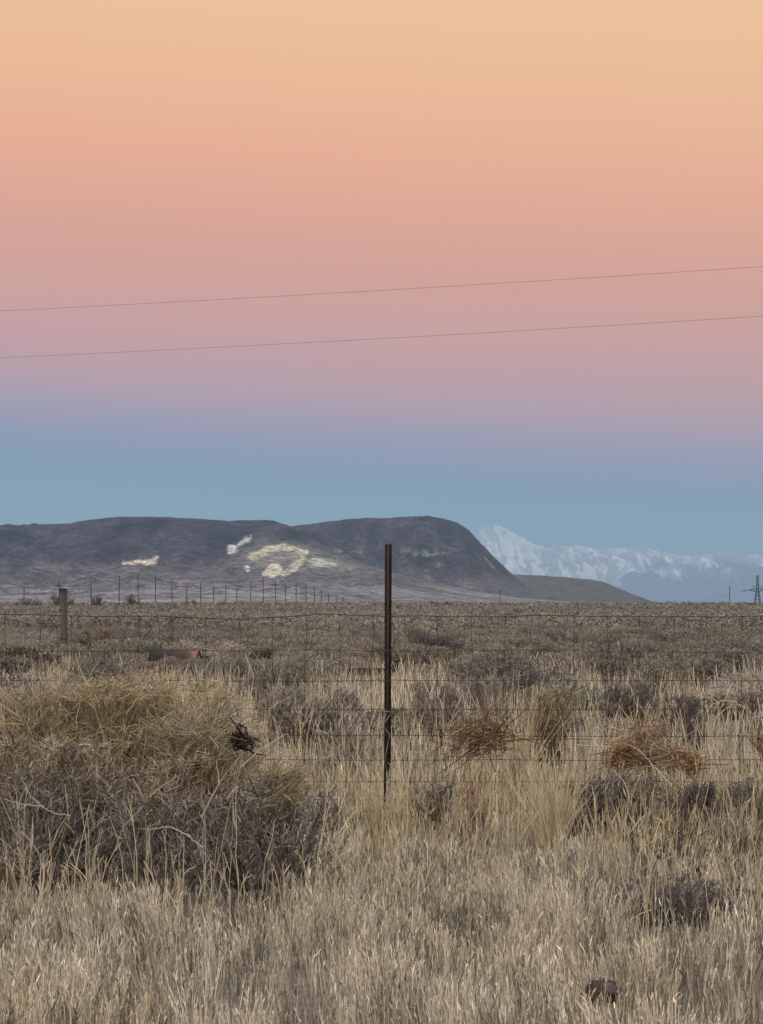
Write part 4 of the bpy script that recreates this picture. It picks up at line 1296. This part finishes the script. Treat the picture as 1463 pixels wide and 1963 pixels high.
for k, (px, top, aw, drop) in enumerate(POLES):
    Y = float(np.interp(px, [0, 228, 630, 672, 960], [800, 850, 1500, 2000, 2200]))
    x, _, zt = at(px, top, Y)
    gzz = float(ground_z(x, Y)) - 0.5
    H = zt - gzz
    root = empty('utility_pole', (x, Y, gzz), math.radians(float(R.normal() * 6)))
    if px < 900:
        lab = '%s wooden utility pole from the left in the far row below the mesa' % ORD[k]
    else:
        lab = 'lone faint utility pole at the foot of the right end of the mesa'
    tag(root, lab, 'utility pole', 'utility poles along the foot of the mesa' if px < 900 else None)
    rr_ = 0.145 * (Y / 850) ** 0.55
    lean = float(R.normal() * 0.012)
    mb = MB(); V, Q, T = polytube([(0, 0, 0), (lean * H * 0.5, 0, H * 0.5), (lean * H, 0, H)], [rr_ * 1.25, rr_ * 1.1, rr_ * 0.85], 8); mb.add(V, Q, T)
    mb.build('shaft', M_POLE, root, True)
    aL = aw / 2 / F * Y
    za = H * (1 - drop * 0.75)
    mb = MB(); mb.box((-aL + lean * za, -rr_ - 0.16, za - 0.055 * (Y / 850) ** 0.5), (aL + lean * za, -rr_ + 0.02, za + 0.055 * (Y / 850) ** 0.5))
    mb.build('crossarm', M_POLE, root)
    for sx_ in (-0.92, -0.5, 0.5, 0.92):
        mb = MB(); V, Q, T = polytube([(sx_ * aL + lean * za, -rr_ - 0.07, za + 0.05), (sx_ * aL + lean * za, -rr_ - 0.07, za + 0.42)], 0.10, 6); mb.add(V, Q, T)
        mb.build('insulator', M_POLE, root, True)
x, _, zt = at(1399, 1124, 1500)
gzz = float(ground_z(x, 1500)) - 0.5
root = empty('utility_pole', (x, 1500, gzz))
tag(root, 'slim bare pole left of the lattice pylon near the right edge', 'utility pole')
mb = MB(); V, Q, T = polytube([(0, 0, 0), (0.05, 0, (zt - gzz) / 2), (0, 0, zt - gzz)], [0.28, 0.25, 0.2], 8); mb.add(V, Q, T)
mb.build('shaft', M_POLE, root, True)

# lattice pylon
PY_ = 3000.0
x, _, zt = at(1452.5, 1102.5, PY_)
gzz = float(ground_z(x, PY_)) - 0.3
py = empty('lattice_pylon', (x, PY_, gzz), math.radians(8))
tag(py, 'grey steel lattice pylon with wide crossarms on the horizon at the right edge', 'pylon')
H = zt - gzz
sc = PY_ / F


def bars(segs, r, name):
    mb = MB()
    for a, b in segs:
        V, Q, T = polytube([a, (np.array(a) + np.array(b)) / 2, b], r, 5); mb.add(V, Q, T)
    return mb.build(name, M_STEEL, py, True)


zw = (1157 - 1131) * sc + 1.2     # waist / crossarm height
b0, b1, b2 = 6.0 * sc, 4.0 * sc, 1.6 * sc
cor = [(-1, -1), (1, -1), (1, 1), (-1, 1)]
for cx, cy in cor:
    bars([((cx * b0, cy * b0, 0), (cx * b2 * 1.3, cy * b2 * 1.3, zw * 0.98))], 0.42, 'leg')
seg = []
for lv in range(4):
    t0, t1 = lv / 4, (lv + 1) / 4
    w0 = b0 + (b2 * 1.3 - b0) * t0; w1 = b0 + (b2 * 1.3 - b0) * t1
    z0, z1 = zw * 0.98 * t0, zw * 0.98 * t1
    for i in range(4):
        c0, c1 = cor[i], cor[(i + 1) % 4]
        seg += [((c0[0] * w0, c0[1] * w0, z0), (c1[0] * w1, c1[1] * w1, z1)), ((c1[0] * w0, c1[1] * w0, z0), (c0[0] * w1, c0[1] * w1, z1))]
bars(seg, 0.17, 'leg_bracing')
seg = []
for cx, cy in cor:
    seg.append(((cx * b2 * 1.3, cy * b2 * 1.3, zw * 0.98), (cx * b2 * 0.7, cy * b2 * 0.7, H)))
for lv in range(4):
    z0 = zw + (H - zw) * lv / 4; z1 = zw + (H - zw) * (lv + 1) / 4
    for i in range(4):
        c0, c1 = cor[i], cor[(i + 1) % 4]
        seg.append(((c0[0] * b2, c0[1] * b2, z0), (c1[0] * b2, c1[1] * b2, z1)))
bars(seg, 0.26, 'upper_body')
aL = 30 * sc
for sgn in (-1, 1):
    bars([((0, -b2, zw + 1.2), (sgn * aL, 0, zw - 0.6)), ((0, b2, zw + 1.2), (sgn * aL, 0, zw - 0.6)), ((sgn * b2, 0, zw + 3.6), (sgn * aL * 0.55, 0, zw + 0.4)), ((sgn * b2, 0, zw - 2.0), (sgn * aL * 0.5, 0, zw + 0.2))], 0.40, 'crossarm')
    bars([((0, 0, zw + 5.2), (sgn * 12 * sc, 0, zw + 4.7))], 0.34, 'upper_arm')
    bars([((sgn * aL * 0.97, 0, zw - 0.6), (sgn * aL * 0.97, 0, zw - 2.6))], 0.28, 'insulator')

# far conductors running from the pylon down behind the horizon
e0 = np.array([x - aL * 0.6, PY_, gzz + zw + 0.2]); e1 = np.array(at(1250, 1158.5, 5200))
tt = np.linspace(0, 1, 24)[:, None]
P = e0 * (1 - tt) + e1 * tt; P[:, 2] -= 22 * (tt * (1 - tt)).ravel() * 1.0
mb = MB(); V, Q, T = polytube(P, 0.10, 5); mb.add(V, Q, T)
o = mb.build('power_line', M_STEEL, None, True); tag(o, 'faint wire sloping down to the left from the lattice pylon', 'power line')

# ---------------------------------------------------------------- far bare trees below the mesa
FT = [(118, 1128, 900, 60, 'faint bare tree behind the wooden post, below the mesa'), (185, 1138, 900, 34, 'hazy bare tree beside the third utility pole'),
      (252, 1137, 950, 36, 'hazy bare tree beside the fifth utility pole'), (60, 1147, 900, 60, 'low dark thicket left of the wooden post on the horizon'),
      (366, 1150, 1000, 34, 'low dark round bush between the seventh and ninth utility poles')]
for k, (px, top, Y, wpx, lab) in enumerate(FT):
    x, _, zt = at(px, top, Y)
    gzz = float(ground_z(x, Y)) - 0.2
    H = zt - gzz; rad = wpx / 2 / F * Y
    b = twig_shrub(1000 + k, rad, H, 40, 8, 7, 0.05, [(0.10, 0.085, 0.08), (0.14, 0.12, 0.11)], [(0.15, 0.125, 0.115), (0.19, 0.16, 0.15)], 0, wild=0.4)
    root = empty('bare_tree' if H > 3 else 'thicket', (x, Y, gzz)); tag(root, lab, 'tree' if H > 3 else 'thicket')
    for pn, bb in zip(('trunk', 'crown'), b): bb.build(pn, M_PLANT, root)

# ---------------------------------------------------------------- overhead wires
for (yl, yr, lab) in ((596, 511, 'upper of the two thin overhead wires crossing the pink sky'), (686, 606, 'lower of the two thin overhead wires crossing the pink sky')):
    YR = 60.0
    pr = np.array(at(1463, yr, YR)); YL = YR * (HY - yr) / (HY - yl)
    pl = np.array(at(0, yl, YL))
    tt = np.linspace(-2.2, 3.2, 120)[:, None]
    P = pl * (1 - tt) + pr * tt
    P[:, 2] += ((tt - 0.0) * (tt - 1.0)).ravel() * 0.16
    mb = MB(); V, Q, T = polytube(P, 0.0055, 6); mb.add(V, Q, T)
    o = mb.build('overhead_wire', M_CABLE, None, True)
    tag(o, lab, 'overhead wire')

# ---------------------------------------------------------------- haze over the whole scene
mb = MB()
mb.box((-30000, -2500, -4.5), (30000, 50000, 1500))
hz = mb.build('haze', None)
tag(hz, kind='stuff')
m = bpy.data.materials.new('haze_air'); m.use_nodes = True
t = m.node_tree; t.nodes.clear()
pv = N(t, 'ShaderNodeVolumePrincipled')
pv.inputs['Color'].default_value = (0.57, 0.83, 1.0, 1)
pv.inputs['Density'].default_value = 3.9e-5
pv.inputs['Anisotropy'].default_value = 0.2
mo = N(t, 'ShaderNodeOutputMaterial')
t.links.new(pv.outputs[0], mo.inputs['Volume'])
hz.data.materials.append(m)
